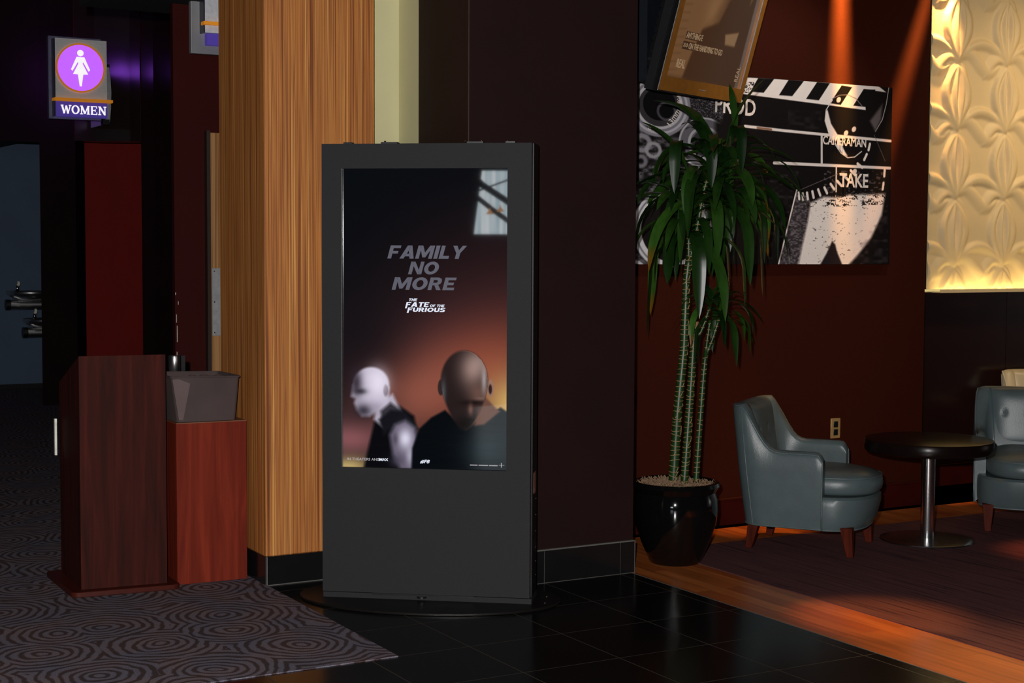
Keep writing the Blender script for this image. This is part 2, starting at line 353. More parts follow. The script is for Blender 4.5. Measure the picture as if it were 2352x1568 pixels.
# lounge walls
struct(MB().box(4.0, 6.625, 6.68, 6.80, 0.0, 4.2).build('wall_lounge', M['orange']))
bo = struct(MB().box(4.0, 6.632, 6.668, 6.68, 0.0, 0.146).build('baseboard_lounge', M['skirt'])); MB().box(4.0, 6.634, 6.662, 6.68, 0.140, 0.147).build('cap', M['orange'], bo)
w = MB()
for a, b in ((6.3, 7.838), (7.842, 8.6), (8.604, 10.5)): w.box(a, b, 7.16, 7.24, 0.0, 4.2)
struct(w.build('wall_back', M['mahog'])); struct(MB().box(6.3, 10.5, 7.17, 7.25, 0, 4.2).build('trim_3', M['skirt']))
bo = struct(MB().box(6.6, 10.5, 7.145, 7.16, 0.0, 0.140).build('baseboard_back', M['skirt'])); MB().box(6.6, 10.5, 7.14, 7.16, 0.134, 0.140).build('cap', M['orange'], bo)
struct(MB().box(10.5, 10.6, 2.0, 7.3, 0, 4.2).build('wall_right', M['mahog']))
struct(MB().box(2.4, 10.5, 3.0, 14.0, 4.2, 4.3).build('ceiling', M['black']))

# restroom side: red wall with door, soffit, alcove, corridor
struct(MB().box(2.86, 4.8, 9.2, 9.25, 0.0, 2.99).build('wall_red', M['red']))
sc1 = MB()
for z, h, x in ((0.93, .10, 2.872), (1.05, .05, 2.868), (0.75, .12, 2.87), (1.16, .02, 2.88), (0.60, 0.06, 2.866), (1.22, 0.015, 2.864)): sc1.box(x-.002, x+.0015, 9.197, 9.2, z, z+h)
tag(sc1.build('wall_scuffs', M['offwhite'], bpy.data.objects['wall_red']), 'pale scuff marks on the wall corner')
struct(MB().box(2.4, 5.2, 9.0, 9.6, 2.99, 4.2).build('ceiling_soffit', M['black']))
d = struct(MB().box(3.075, 3.95, 9.165, 9.2, 0.01, 2.218).build('door_1', M['zebra_door'], bevel=0.003))
pp = MB().box(3.085, 3.185, 9.160, 9.165, 0.965, 1.384).build('push_plate', M['plate'], d, bevel=0.001)
for z in (0.985, 1.175, 1.365): MB().ball((3.098, 9.159, z), 0.004, 6).build('screw', M['blackpl'], pp)
MB().box(3.052, 3.075, 9.15, 9.2, 0.0, 2.23).build('door_frame', plain('dark bronze frame', cl(48, 34, 26), 0.5), d)

path = [(3.33, 14.90), (3.50, 14.90), (3.665, 14.90), (3.76, 14.90), (3.86, 14.90), (4.15, 14.72), (4.235, 14.655), (4.33, 14.56), (4.46, 14.38), (4.62, 14.05), (4.8, 13.2), (4.9, 9.4)]
def wallstrip(seg, z0, z1, th=0.15):
    m = MB()
    out = [(x+th*0.8, y+th) for x, y in seg]
    m.prism(list(seg)+out[::-1], z0, z1); return m
def joined(parts):
    m_ = MB()
    for q in parts: b = len(m_.v); m_.v += q.v; m_.f += [tuple(i+b for i in f) for f in q.f]
    return m_
struct(joined([wallstrip(path[:3], 0.0, 5.2)]).build('wall_restroom', M['mahog2']))
struct(joined([wallstrip(path[2:], 2.535, 5.2), wallstrip(path[6:], 0.0, 2.535)]).build('wall_entrance', M['mahog']))
for n_t, (x, y) in enumerate((path[2], path[6])): struct(MB().tube([(x-.004, y-.004, 2.53), (x-.004, y-.004, 5.2)], 0.004, 6).build('trim_%d' % (4+n_t), M['skirt']))
struct(MB().box(3.8, 5.6, 15.9, 16.0, 0, 3.2).build('wall_alcove', M['deepred']))
struct(MB().box(-2.0, 3.9, 16.85, 17.0, 0, 3.2).build('wall_corridor', M['blue']))
struct(MB().box(-2.0, 3.9, 16.83, 16.85, 0, 0.05).build('baseboard_corridor', M['black']))
struct(MB().box(-2.0, 3.34, 14.9, 16.85, 2.56, 2.7).box(-2.0, 3.32, 14.8, 14.9, 2.50, 5.2).build('ceiling_corridor', M['mahog2']))
struct(MB().box(-3, 6, 3.0, 17.5, 5.2, 5.3).build('ceiling_hall', M['black']))

# ---------------------------------------------------------------- python rasteriser for flat pictures
class Raster:
    def __init__(s, x0, x1, z0, z1, nx, nz):
        s.xs = np.linspace(x0, x1, nx); s.zs = np.linspace(z0, z1, nz); s.nx, s.nz = nx, nz
        s.X, s.Z = np.meshgrid(s.xs, s.zs); s.C = np.zeros((nz, nx, 3)); s.rng = np.random.default_rng(4)
    def put(s, a, col):
        a = np.clip(a, 0, 1)[..., None]; s.C = s.C*(1-a)+np.array(col, float)/255*a if np.ndim(col) == 1 else s.C*(1-a)+col/255*a
    def inside(s, poly):
        x0 = min(p[0] for p in poly); x1 = max(p[0] for p in poly)
        c = np.zeros(s.X.shape, bool); n = len(poly)
        for i in range(n):
            (ax, az), (bx, bz) = poly[i], poly[(i+1) % n]
            if az == bz: continue
            k = (s.Z > min(az, bz)) & (s.Z <= max(az, bz)) & (s.X < (bx-ax)*(s.Z-az)/(bz-az)+ax); c ^= k
        return c
    def edged(s, poly):
        d = np.full(s.X.shape, 1e9); n = len(poly)
        for i in range(n):
            (ax, az), (bx, bz) = poly[i], poly[(i+1) % n]; L = (bx-ax)**2+(bz-az)**2+1e-12
            t = np.clip(((s.X-ax)*(bx-ax)+(s.Z-az)*(bz-az))/L, 0, 1); d = np.minimum(d, np.hypot(s.X-ax-t*(bx-ax), s.Z-az-t*(bz-az)))
        return d
    def poly(s, poly, col, soft=0.0, a=1.0):
        i = s.inside(poly)
        if soft > 0: sd = np.where(i, -1, 1)*s.edged(poly); s.put(a*np.clip(0.5-sd/soft, 0, 1), col)
        else: s.put(a*i.astype(float), col)
    def line(s, pts, w, col, soft=0.003, a=1.0):
        d = np.full(s.X.shape, 1e9)
        for (ax, az), (bx, bz) in zip(pts[:-1], pts[1:]):
            L = (bx-ax)**2+(bz-az)**2+1e-12; t = np.clip(((s.X-ax)*(bx-ax)+(s.Z-az)*(bz-az))/L, 0, 1)
            d = np.minimum(d, np.hypot(s.X-ax-t*(bx-ax), s.Z-az-t*(bz-az)))
        s.put(a*np.clip(0.5-(d-w/2)/soft, 0, 1), col)
    def ell(s, cx, cz, rx, rz, col, soft=0.1, a=1.0, rot=0.0, r0=0.0):
        c_, s_ = math.cos(rot), math.sin(rot); dx, dz = s.X-cx, s.Z-cz
        q = np.hypot((dx*c_+dz*s_)/rx, (-dx*s_+dz*c_)/rz); m = np.clip((1-q)/soft+0.5, 0, 1)
        if r0: m = m*np.clip((q-r0)/soft+0.5, 0, 1)
        s.put(a*m, col)
    def glow(s, cx, cz, rx, rz, col, a=1.0, rot=0.0):
        c_, s_ = math.cos(rot), math.sin(rot); dx, dz = s.X-cx, s.Z-cz
        q = ((dx*c_+dz*s_)/rx)**2+((-dx*s_+dz*c_)/rz)**2; s.put(a*np.exp(-q), col)
    def noise(s, k, seed=0):
        r = np.random.default_rng(seed); g = r.random((k+2, k+2)); u = (s.X-s.xs[0])/(s.xs[-1]-s.xs[0])*k; v = (s.Z-s.zs[0])/(s.zs[-1]-s.zs[0])*k
        i = np.clip(u.astype(int), 0, k); j = np.clip(v.astype(int), 0, k); fu = u-i; fv = v-j; fu = fu*fu*(3-2*fu); fv = fv*fv*(3-2*fv)
        return g[j, i]*(1-fu)*(1-fv)+g[j, i+1]*fu*(1-fv)+g[j+1, i]*(1-fu)*fv+g[j+1, i+1]*fu*fv
    def build(s, name, mat, parent, y=0.0):
        me = bpy.data.meshes.new(name); n = s.nx*s.nz; co = np.stack([s.X.ravel(), np.full(n, y), s.Z.ravel()], 1).astype(np.float32)
        me.vertices.add(n); me.vertices.foreach_set('co', co.ravel())
        j, i = np.meshgrid(np.arange(s.nz-1), np.arange(s.nx-1), indexing='ij'); b = (j*s.nx+i).ravel()
        q = np.stack([b, b+1, b+1+s.nx, b+s.nx], 1).astype(np.int32); nf = len(q)
        me.loops.add(nf*4); me.loops.foreach_set('vertex_index', q.ravel()); me.polygons.add(nf)
        me.polygons.foreach_set('loop_start', np.arange(nf, dtype=np.int32)*4); me.polygons.foreach_set('loop_total', np.full(nf, 4, np.int32))
        me.update(); me.validate()
        c = np.clip(s.C, 0, 1); lin = np.where(c <= 0.04045, c/12.92, ((c+0.055)/1.055)**2.4)
        a = me.color_attributes.new('Col', 'FLOAT_COLOR', 'POINT'); a.data.foreach_set('color', np.concatenate([lin.reshape(-1, 3), np.ones((n, 1))], 1).astype(np.float32).ravel())
        me.materials.append(mat); o = bpy.data.objects.new(name, me); COL.objects.link(o)
        if parent: o.parent = parent
        return o

# ---------------------------------------------------------------- digital poster kiosk
KH = math.atan2(-0.551, 0.709)
kio = tag(empty('digital_kiosk', (2.525, 6.064, 0.0), KH), 'tall charcoal display kiosk with a lit film poster, standing on the black tiles', 'kiosk')
W_, H_ = 0.898, 1.948
fr = MB(); y0, y1 = 0.0, 0.03
sx0, sx1, sz0, sz1 = 0.087, 0.796, 0.574, 1.844
fr.box(0, sx0, y0, y1, 0.036, H_).box(sx1, W_, y0, y1, 0.036, H_).box(sx0, sx1, y0, y1, sz1, H_).box(sx0, sx1, y0, y1, 0.036, sz0)
fr.build('front_panel', M['kiosk'], kio)
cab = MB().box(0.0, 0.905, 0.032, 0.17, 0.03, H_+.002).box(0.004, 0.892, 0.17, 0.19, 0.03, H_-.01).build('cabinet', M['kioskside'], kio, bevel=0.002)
MB().box(0.004, 0.907, -0.004, 0.17, 0.012, 0.034).build('plinth', M['kiosk'], kio)
MB().box(0.22, 0.66, -0.0055, 0.0, 0.028, 0.036).lathe([(0.0001, 0), (0.022, 0.0), (0.022, .006), (0.0001, .006)], (0.435, -0.002, 0.022), 16).build('hatch_slot', M['blackpl'], kio)
el = [(0.45+0.57*math.cos(a), 0.09+0.325*math.sin(a)) for a in np.linspace(0, 2*math.pi, 96, endpoint=False)]
MB().prism(el, 0.0, 0.012).build('base_plate', M['kioskside'], kio, bevel=0.003)
for x, y in ((0.96, 0.02), (0.955, 0.14)): MB().ball((x, y, 0.013), 0.005, 6).build('base_bolt', M['chrome'], kio)
for x, w_ in ((0.10, .015), (0.28, .05), (0.65, .05), (0.80, .02)): MB().box(x-w_/2-.01, x+w_/2+.01, 0.05, 0.10, H_+.002, H_+.010).build('top_vent', M['blackpl'], kio)
for x in (0.262, 0.61, 0.68, 0.79): MB().ball((x, 0.055, H_+.011), 0.005, 6).build('top_screw', M['chrome'], kio)
tag(MB().box(0.905, 0.9062, 0.07, 0.13, 0.47, 0.56).build('label_plate', plain('copper toned label', cl(150, 98, 80), 0.5), kio), 'small pale label on the right side')
for k, z in enumerate((0.44, 0.37, 0.30, 0.23, 0.17, 0.11)): MB().ball((0.9055, 0.13, z), 0.0035, 6).build('side_rivet', M['chrome'], kio)

P = Raster(sx0, sx1, sz0, sz1, 300, 537)
def u(x): return sx0+(x-783)/(1164-783)*(sx1-sx0)
def v(y): return sz1-(y-386)/(1077-386)*(sz1-sz0)
def uv(*l): return [(u(a), v(b)) for a, b in l]
px = (sx1-sx0)/381
P.put(np.ones(P.X.shape), (9, 12, 16))
P.glow(u(1180), v(640), 300*px, 190*px, (34, 20, 22), 0.9)
P.glow(u(1000), v(800), 300*px, 140*px, (62, 36, 38), 0.9, 0.4)
P.glow(u(1100), v(850), 190*px, 105*px, (142, 72, 54), 0.95, 0.45)
P.glow(u(960), v(905), 130*px, 85*px, (150, 86, 70), 0.85, 0.45)
P.glow(u(1180), v(930), 70*px, 75*px, (216, 176, 104), 0.95)
P.glow(u(815), v(760), 110*px, 120*px, (22, 18, 22), 0.75, 0.2)
P.glow(u(800), v(1010), 90*px, 45*px, (150, 92, 96), 0.85)
P.glow(u(850), v(945), 70*px, 40*px, (60, 40, 42), 0.6)
P.glow(u(795), v(1078), 60*px, 25*px, (196, 170, 110), 0.95)
# a generic bald figure in a sleeveless black vest, soft focus
S = 9*px
P.poly(uv((860, 960), (905, 925), (950, 955), (962, 1010), (962, 1080), (832, 1080), (848, 1010)), (10, 10, 14), S)
P.poly(uv((862, 930), (900, 905), (922, 948), (880, 985), (856, 965)), (176, 168, 184), S)
P.ell(u(850), v(884), 42*px, 40*px, (196, 188, 206), 0.16)
P.poly(uv((807, 885), (803, 912), (812, 918), (810, 928), (816, 944), (828, 958), (846, 958), (868, 944), (890, 930), (892, 890), (860, 870)), (190, 182, 200), S)
P.ell(u(884), v(897), 6*px, 13*px, (96, 84, 96), 0.6); P.glow(u(815), v(880), 15*px, 34*px, (44, 36, 46), 0.9); P.glow(u(826), v(900), 15*px, 7*px, (30, 26, 34), 0.8)
P.glow(u(866), v(880), 26*px, 34*px, (238, 230, 246), 0.8); P.glow(u(832), v(945), 22*px, 16*px, (40, 34, 44), 0.85); P.glow(u(862), v(936), 16*px, 12*px, (150, 142, 160), 0.5)
P.poly(uv((872, 945), (895, 925), (925, 945), (900, 985), (875, 975)), (24, 22, 28), S, 0.8)
P.poly(uv((868, 965), (896, 942), (930, 945), (960, 985), (945, 990), (905, 975), (880, 1000)), (20, 20, 26), S)
P.poly(uv((893, 1000), (905, 976), (930, 966), (952, 982), (960, 1020), (962, 1080), (918, 1080), (900, 1045)), (104, 96, 114), S*1.4)
P.glow(u(930), v(1008), 17*px, 24*px, (226, 222, 242), 0.9); P.glow(u(906), v(1010), 7*px, 14*px, (70, 64, 80), 0.7); P.glow(u(940), v(1048), 9*px, 22*px, (200, 196, 216), 0.6)
P.glow(u(910), v(1060), 16*px, 14*px, (70, 66, 82), 0.7)
# a second generic bald figure with bowed head, black shirt
S = 3*px
P.poly(uv((944, 1080), (946, 1030), (962, 985), (990, 958), (1022, 940), (1070, 985), (1120, 950), (1150, 932), (1170, 945), (1170, 1082)), (7, 10, 14), S*2)
P.glow(u(1120), v(1030), 55*px, 45*px, (32, 46, 52), 0.85)
P.poly(uv((1112, 905), (1140, 935), (1150, 940), (1112, 972), (1090, 975)), (104, 72, 60), S*2)
P.ell(u(1012), v(888), 7*px, 18*px, (52, 38, 36), 0.25)
P.ell(u(1126), v(888), 8*px, 20*px, (148, 112, 96), 0.2); P.ell(u(1126), v(890), 4*px, 11*px, (50, 32, 30), 0.5)
hd = [(1066+54*math.cos(a)*(1.0 if math.sin(a) > 0 else 1-0.36*abs(math.sin(a))**1.6), 872-(70*math.sin(a) if math.sin(a) > 0 else 112*math.sin(a))) for a in np.linspace(0, 2*math.pi, 60, endpoint=False)]
P.poly(uv(*hd), (38, 28, 28), S*2)
hm = P.inside(uv(*hd)).astype(float)
def hg(x, y, rx, ry, col, a):
    q = ((P.X-u(x))/(rx*px))**2+((P.Z-v(y))/(ry*px))**2; P.put(hm*a*np.exp(-q), col)
hg(1085, 845, 30, 42, (150, 122, 114), 0.95); hg(1100, 830, 22, 26, (170, 146, 138), 0.6); hg(1098, 900, 22, 24, (112, 82, 72), 0.8); hg(1112, 870, 6, 32, (206, 196, 196), 0.6)
hg(1088, 922, 30, 6, (20, 14, 14), 0.85); hg(1104, 912, 14, 4, (140, 108, 96), 0.5); hg(1081, 938, 6, 14, (128, 92, 80), 0.8); hg(1104, 942, 12, 14, (92, 64, 56), 0.8); hg(1084, 962, 14, 3, (24, 16, 16), 0.8); hg(1018, 900, 6, 30, (96, 104, 112), 0.6); hg(1072, 972, 30, 16, (14, 12, 12), 0.75)
m_screen = vcol('lit display glass', 1.0, 0.02, spec=0.55)
scr = P.build('screen', m_screen, kio, y=0.012); tag(scr, 'glass screen lit with a dark orange film poster of two bald men')
MB().box(sx0-.001, sx0+.0015, -0.001, 0.02, sz0, sz1).build('screen_edge', plain('bare steel edge', (.25, .25, .25), .3, .8), kio)
RT = (math.pi/2, 0, 0)
e_grey = emit('dim grey screen lettering', cl(78, 78, 92), 1.0, base=(0, 0, 0)); e_wh = emit('white screen lettering', cl(226, 232, 248), 1.0, base=(0, 0, 0)); e_sm = emit('pale screen lettering', cl(190, 186, 190), 0.9, base=(0, 0, 0))
def kt(body, x, y, size, mat, sx=1.0, bold=0.0, shear=0.0, al='CENTER', spacing=1.0):
    return text('lettering', body, mat, scr, (u(x), 0.0105, v(y)), RT, size, bold, shear, sx, 0.0003, al, spacing)
GL = {'F': (.72, [[(0,0),(.25,0),(.25,.38),(.62,.38),(.62,.58),(.25,.58),(.25,.79),(.72,.79),(.72,1),(0,1)]]),
 'A': (.96, [[(0,0),(.27,0),(.56,.80),(.56,1),(.34,1)], [(.96,0),(.68,0),(.44,.80),(.44,1),(.64,1)], [(.24,.17),(.72,.17),(.66,.37),(.32,.37)]]),
 'M': (1.12, [[(0,0),(.24,0),(.24,1),(0,1)], [(.88,0),(1.12,0),(1.12,1),(.88,1)], [(.10,1),(.32,1),(.56,.46),(.80,1),(1.02,1),(.66,.10),(.46,.10)]]),
 'I': (.26, [[(0,0),(.26,0),(.26,1),(0,1)]]), 'L': (.66, [[(0,0),(.66,0),(.66,.22),(.25,.22),(.25,1),(0,1)]]),
 'Y': (.92, [[(.33,0),(.59,0),(.59,.42),(.92,1),(.64,1),(.46,.64),(.28,1),(0,1),(.33,.42)]]),
 'N': (.88, [[(0,0),(.23,0),(.23,1),(0,1)], [(.65,0),(.88,0),(.88,1),(.65,1)], [(.04,1),(.27,1),(.84,0),(.61,0)]]),
 'R': (.84, [[(0,0),(.24,0),(.24,1),(0,1)], [(.20,.80),(.46,.80),(.52,.69),(.46,.58),(.20,.58),(.20,.38),(.52,.38),(.72,.50),(.77,.70),(.71,.90),(.52,1),(.20,1)], [(.34,.42),(.58,.44),(.84,0),(.56,0)]]),
 'E': (.72, [[(0,0),(.72,0),(.72,.21),(.24,.21),(.24,.40),(.62,.40),(.62,.60),(.24,.60),(.24,.79),(.70,.79),(.70,1),(0,1)]]),
 'T': (.78, [[(.26,0),(.52,0),(.52,.79),(.78,.79),(.78,1),(0,1),(0,.79),(.26,.79)]]),
 'H': (.82, [[(0,0),(.24,0),(.24,1),(0,1)], [(.58,0),(.82,0),(.82,1),(.58,1)], [(.2,.4),(.62,.4),(.62,.6),(.2,.6)]]),
 'U': (.80, [[(0,1),(0,.25),(.12,.05),(.40,-.02),(.68,.05),(.80,.25),(.80,1),(.55,1),(.55,.30),(.40,.2),(.25,.30),(.25,1)]]),
 'S': (.76, [[(0,0),(.56,0),(.72,.10),(.76,.36),(.64,.54),(.28,.62),(.28,.79),(.72,.79),(.72,1),(.18,1),(.02,.88),(.02,.58),(.14,.46),(.50,.38),(.50,.21),(0,.21)]]), ' ': (.3, [])}
_o = []
for k in range(24):
    a0, a1 = 2*math.pi*k/24, 2*math.pi*(k+1)/24
    _o.append([(.48+.48*math.cos(a0), .5+.51*math.sin(a0)), (.48+.48*math.cos(a1), .5+.51*math.sin(a1)), (.48+.22*math.cos(a1), .5+.29*math.sin(a1)), (.48+.22*math.cos(a0), .5+.29*math.sin(a0))])
GL['O'] = (.96, _o)
def block(word, xa, xb, yt, yb, mat, shear=.27, gap=.10, leg=0.0):
    m_ = MB(); h = yb-yt; tot = sum(GL[c][0]+gap for c in word)-gap; sxx = (xb-xa-shear*h)/(tot*h); x = 0
    for ci, c in enumerate(word):
        for poly in GL[c][1]:
            pts = []
            for a_, b_ in poly:
                if leg and ci == 0 and b_ == 0: b_ = -leg
                pts.append((u(xa+((x+a_)*sxx+shear*b_)*h), v(yb-b_*h)))
            m_.vprism(pts, 0.0098, 0.0104)
        x += GL[c][0]+gap
    return m_.build('lettering', mat, scr)
block('FAMILY', 888, 1072, 562, 592, e_grey); block('NO', 936, 1011, 599, 628, e_grey); block('MORE', 898, 1049, 635, 664, e_grey)
block('THE', 937, 958, 683.5, 690, e_wh); block('FATE', 930, 986, 692, 703, e_wh, leg=.3); block('OF THE', 986, 1021, 697, 703, e_wh); block('FURIOUS', 934, 1023, 704.5, 714, e_wh, leg=.3)
kt('IN THEATERS AND', 793, 1061, 0.0150, e_sm, 1.08, 0, 0, 'LEFT', 1.06); kt('IMAX', 867, 1061, 0.0155, e_wh, 1.12, 0.0004, 0, 'LEFT'); kt('#F8', 975, 1064, 0.020, e_wh, 1.2, 0.0006, 0.25, 'CENTER', 1.05)
sm = MB()
for a, b in ((1080, 1097), (1100, 1121), (1124, 1143)):
    x = a
    while x < b: sm.box(u(x), u(x+1.3), 0.0103, 0.0106, v(1067), v(1064.5)); x += 2.0
sm.box(u(1146), u(1159), .0103, .0106, v(1065), v(1064.3)).box(u(1151.4), u(1153), .0103, .0106, v(1070), v(1059))
tag(sm.build('credit_lines', e_sm, scr), 'tiny credit line with small studio mark')

# the bright far windows that the glass mirrors
nk = np.array([math.sin(KH), -math.cos(KH), 0.0]); hk = np.array([math.cos(KH), math.sin(KH), 0.0])
def mirror_hit(xk, z, D):
    p = np.array([2.525, 6.064, 0])+hk*xk+np.array([0, 0, z]); dd = (p-CAM)/np.linalg.norm(p-CAM); r = dd-2*(dd@nk)*nk; return p+r*D
DW = 26.0
wA = mirror_hit(u(1106), v(392), DW); wB = mirror_hit(u(1088), v(532), DW); wC = mirror_hit(u(1200), v(520), DW); wD = mirror_hit(u(1200), v(392), DW)
hx = wC-wB; hx[2] = 0; Lx = np.linalg.norm(hx); hx /= Lx; ny = np.array([-hx[1], hx[0], 0])
if ny@(np.array([3, 6, 0])-wA) < 0: ny = -ny
zt = wA[2]; zb = wB[2]-.03
m, t_, p_ = nt('bright translucent glazing'); v_ = coords(t_, (9, 9, 0.3)); n_ = N(t_, 'ShaderNodeTexNoise', Scale=1.0, Detail=2.0); t_.links.new(v_, n_.inputs['Vector'])
t_.links.new(ramp(t_, n_.outputs['Fac'], [(0.35, (0.42, 0.58, 0.64)), (0.62, (0.85, 0.92, 0.95))]), p_.inputs['Emission Color']); p_.inputs['Emission Strength'].default_value = 11.0; p_.inputs['Base Color'].default_value = (0, 0, 0, 1)
wm = MB(); A = wA.copy(); B = wB.copy(); A[2] = zt; B[2] = zb; C_ = wB+hx*3.0; C_[2] = zb; D_ = wB+hx*3.0; D_[2] = zt
wm.v = [tuple(q) for q in (A, B, C_, D_)]+[tuple(q-ny*0.05) for q in (A, B, C_, D_)]; wm.f = [(0, 1, 2, 3), (7, 6, 5, 4), (0, 4, 5, 1), (1, 5, 6, 2), (2, 6, 7, 3), (3, 7, 4, 0)]
win = struct(wm.build('window_1', m))
def wp(xi, yi, off=0.15):   # a spot just in front of the window seen mirrored at this place of the glass
    return mirror_hit(u(xi), v(yi), DW-off)
bm_ = MB(); bm_.tube([wp(1080, 398), wp(1108, 425), wp(1200, 485)], 0.07, 8).tube([wp(1080, 440), wp(1130, 480), wp(1200, 530)], 0.055, 8)
bm_.tube([wp(1085, 442), wp(1200, 400)], 0.02, 6)
bm_.build('truss', M['black'], win)
for xi, yi in ((1124, 487), (1148, 481)):
    c = wp(xi, yi, 0.5); MB().lathe([(0.085, -0.03), (0.06, 0.0), (0.015, 0.06), (0.012, 0.10)], tuple(c), 16).build('pendant_shade', emit('amber lit shade', (1, .45, .12), 5.0), win)

# ---------------------------------------------------------------- restroom signs
def slab_word(m, word, x0, z0, h, st, y0, y1, gap=0.18):
    # slab serif capitals assembled from strokes; returns the end x
    def seg(a, b, w):
        a = np.array(a); b = np.array(b); d_ = b-a; L = np.linalg.norm(d_); n_ = np.array([-d_[1], d_[0]])/L*w/2
        pts = [a+n_, b+n_, b-n_, a-n_]; m.vprism([(x0+p[0]*h, z0+p[1]*h) for p in pts][::-1], y0, y1)
    def ser(x, z, w=0.30): seg((x-w/2, z), (x+w/2, z), 0.10)
    t, n = st
    for ch in word:
        if ch == 'W':
            seg((.10, 1), (.36, .02), t); seg((.36, .02), (.58, .92), n); seg((.58, .92), (.80, .02), t); seg((.80, .02), (1.06, 1), n); ser(.12, .95); ser(1.04, .95, .28); adv = 1.14
        elif ch == 'O':
            N_ = 28
            for k in range(N_):
                a, b = 2*math.pi*k/N_, 2*math.pi*(k+1)/N_
                wk = n+(t-n)*abs(math.cos((a+b)/2))
                seg((.46+.36*math.cos(a), .5+.45*math.sin(a)), (.46+.36*math.cos(b), .5+.45*math.sin(b)), wk)
            adv = .94
        elif ch == 'M':
            seg((.16, 0), (.16, 1), n); seg((.18, .98), (.56, .08), t); seg((.56, .08), (.92, .98), n); seg((.94, 0), (.94, 1), t)
            for x in (.16, .94): ser(x, .05, .34)
            ser(.12, .95, .24); ser(.98, .95, .24); adv = 1.12
        elif ch == 'E':
            seg((.20, 0), (.20, 1), t); seg((.06, .95), (.76, .95), .10); seg((.06, .05), (.78, .05), .10); seg((.2, .5), (.58, .5), .10); seg((.74, 1), (.74, .74), .09); seg((.76, 0), (.76, .28), .09); seg((.58, .36), (.58, .64), .08); adv = .86
        elif ch == 'N':
            seg((.18, 0), (.18, 1), n); seg((.18, .98), (.80, .04), t); seg((.80, 0), (.80, 1), n); ser(.18, .05, .34); ser(.14, .95, .24); ser(.80, .95, .32); adv = .98
        x0 += (adv+gap*0.3)*h
    return x0
zf_s = 14.2
ws = tag(empty('restroom_sign', (3.262, zf_s, 2.675)), 'WOMEN restroom sign with a lit purple disc, projecting from the dark wall', 'sign')
# local x right, z up; back plate 0..0.50 wide, 0.77 high
MB().box(0.0, 0.475, 0.0, 0.06, 0.0, 0.745).build('back_plate', plain('brushed lilac steel', cl(120, 118, 150), 0.4, 0.4), ws, bevel=0.004)
MB().box(0.045, 0.51, -0.07, -0.002, 0.165, 0.72).build('face_panel', M['signgrey'], ws)
MB().box(0.028, 0.0445, -0.068, 0.0, 0.02, 0.715).build('panel_edge', M['navy'], ws)
MB().box(0.045, 0.51, -0.07, -0.002, 0.02, 0.155).build('word_strip', M['purplestrip'], ws)
slabm = MB(); slab_word(slabm, 'WOMEN', 0.092, 0.046, 0.078, (0.19, 0.10), -0.076, -0.07); slabm.build('lettering', M['white_em'], ws)
MB().box(0.025, 0.552, -0.115, -0.01, 0.157, 0.184).build('orange_bar', M['orangebar'], ws, bevel=0.002)
MB().box(0.045, 0.51, 0.062, 0.075, 0.02, 0.72).build('rear_panel', M['signgrey'], ws)
disc = [(0.268+0.208*math.cos(a), 0.462+0.208*math.sin(a)) for a in np.linspace(0, 2*math.pi, 64, endpoint=False)]
ring = MB(); n_ = 64
ro = [(0.268+0.222*math.cos(a), 0.462+0.222*math.sin(a)) for a in np.linspace(0, 2*math.pi, n_, endpoint=False)]
ri = [(0.268+0.207*math.cos(a), 0.462+0.207*math.sin(a)) for a in np.linspace(0, 2*math.pi, n_, endpoint=False)]
ring.rings([[(x, -0.072, z) for x, z in ro], [(x, -0.088, z) for x, z in ro], [(x, -0.088, z) for x, z in ri], [(x, -0.072, z) for x, z in ri]], cap=False)
ring.build('disc_ring', M['orangebar'], ws)
dsc = MB().vprism(disc[::-1], -0.082, -0.07).build('lit_disc', M['purple_em'], ws)
MB().vprism(disc[::-1], 0.076, 0.086).build('lit_disc', emit('lit purple acrylic rear', cl(160, 80, 250), 7.5), ws)
fg = MB(); fg.vprism([(0.268+0.029*math.cos(a), 0.595+0.029*math.sin(a)) for a in np.linspace(0, 2*math.pi, 24, endpoint=False)], -0.086, -0.0825)
cxx = 0.268
def mir(l): return [(cxx+a, b) for a, b in l]
for s_ in (1, -1):
    fg.vprism(mir([(s_*0.035, 0.560), (s_*0.018, 0.525), (s_*0.072, 0.433), (s_*0.086, 0.445)])[::s_], -0.086, -0.0825)
fg.vprism(mir([(-0.035, 0.560), (0.035, 0.560), (0.019, 0.50), (0.068, 0.405), (0.024, 0.403), (0.009, 0.296), (-0.009, 0.296), (-0.024, 0.403), (-0.068, 0.405), (-0.019, 0.50)]), -0.086, -0.0826)
fg.build('woman_symbol', M['white_em'], dsc)
MB().box(0.51, 0.545, -0.02, 0.05, 0.015, 0.49).build('bracket_plate', M['plate'], ws)
cv = [(0.535, 0.52), (0.56, 0.50), (0.575, 0.40), (0.582, 0.27), (0.577, 0.12), (0.566, 0.0), (0.55, -0.02), (0.535, -0.02)]
MB().vprism(cv[::-1], 0.05, 0.62).build('bracket_cover', M['plate'], ws)
MB().box(0.49, 0.55, 0.0, 0.08, -0.03, 0.03).build('bracket_cap', M['blackpl'], ws); MB().box(0.51, 0.555, 0, .07, .488, .52).build('bracket_cap', M['blackpl'], ws)
for z in (0.45, 0.38, 0.27, 0.17, 0.06): MB().ball((0.522, -0.021, z), 0.004, 6).build('bracket_screw', M['blackpl'], ws)

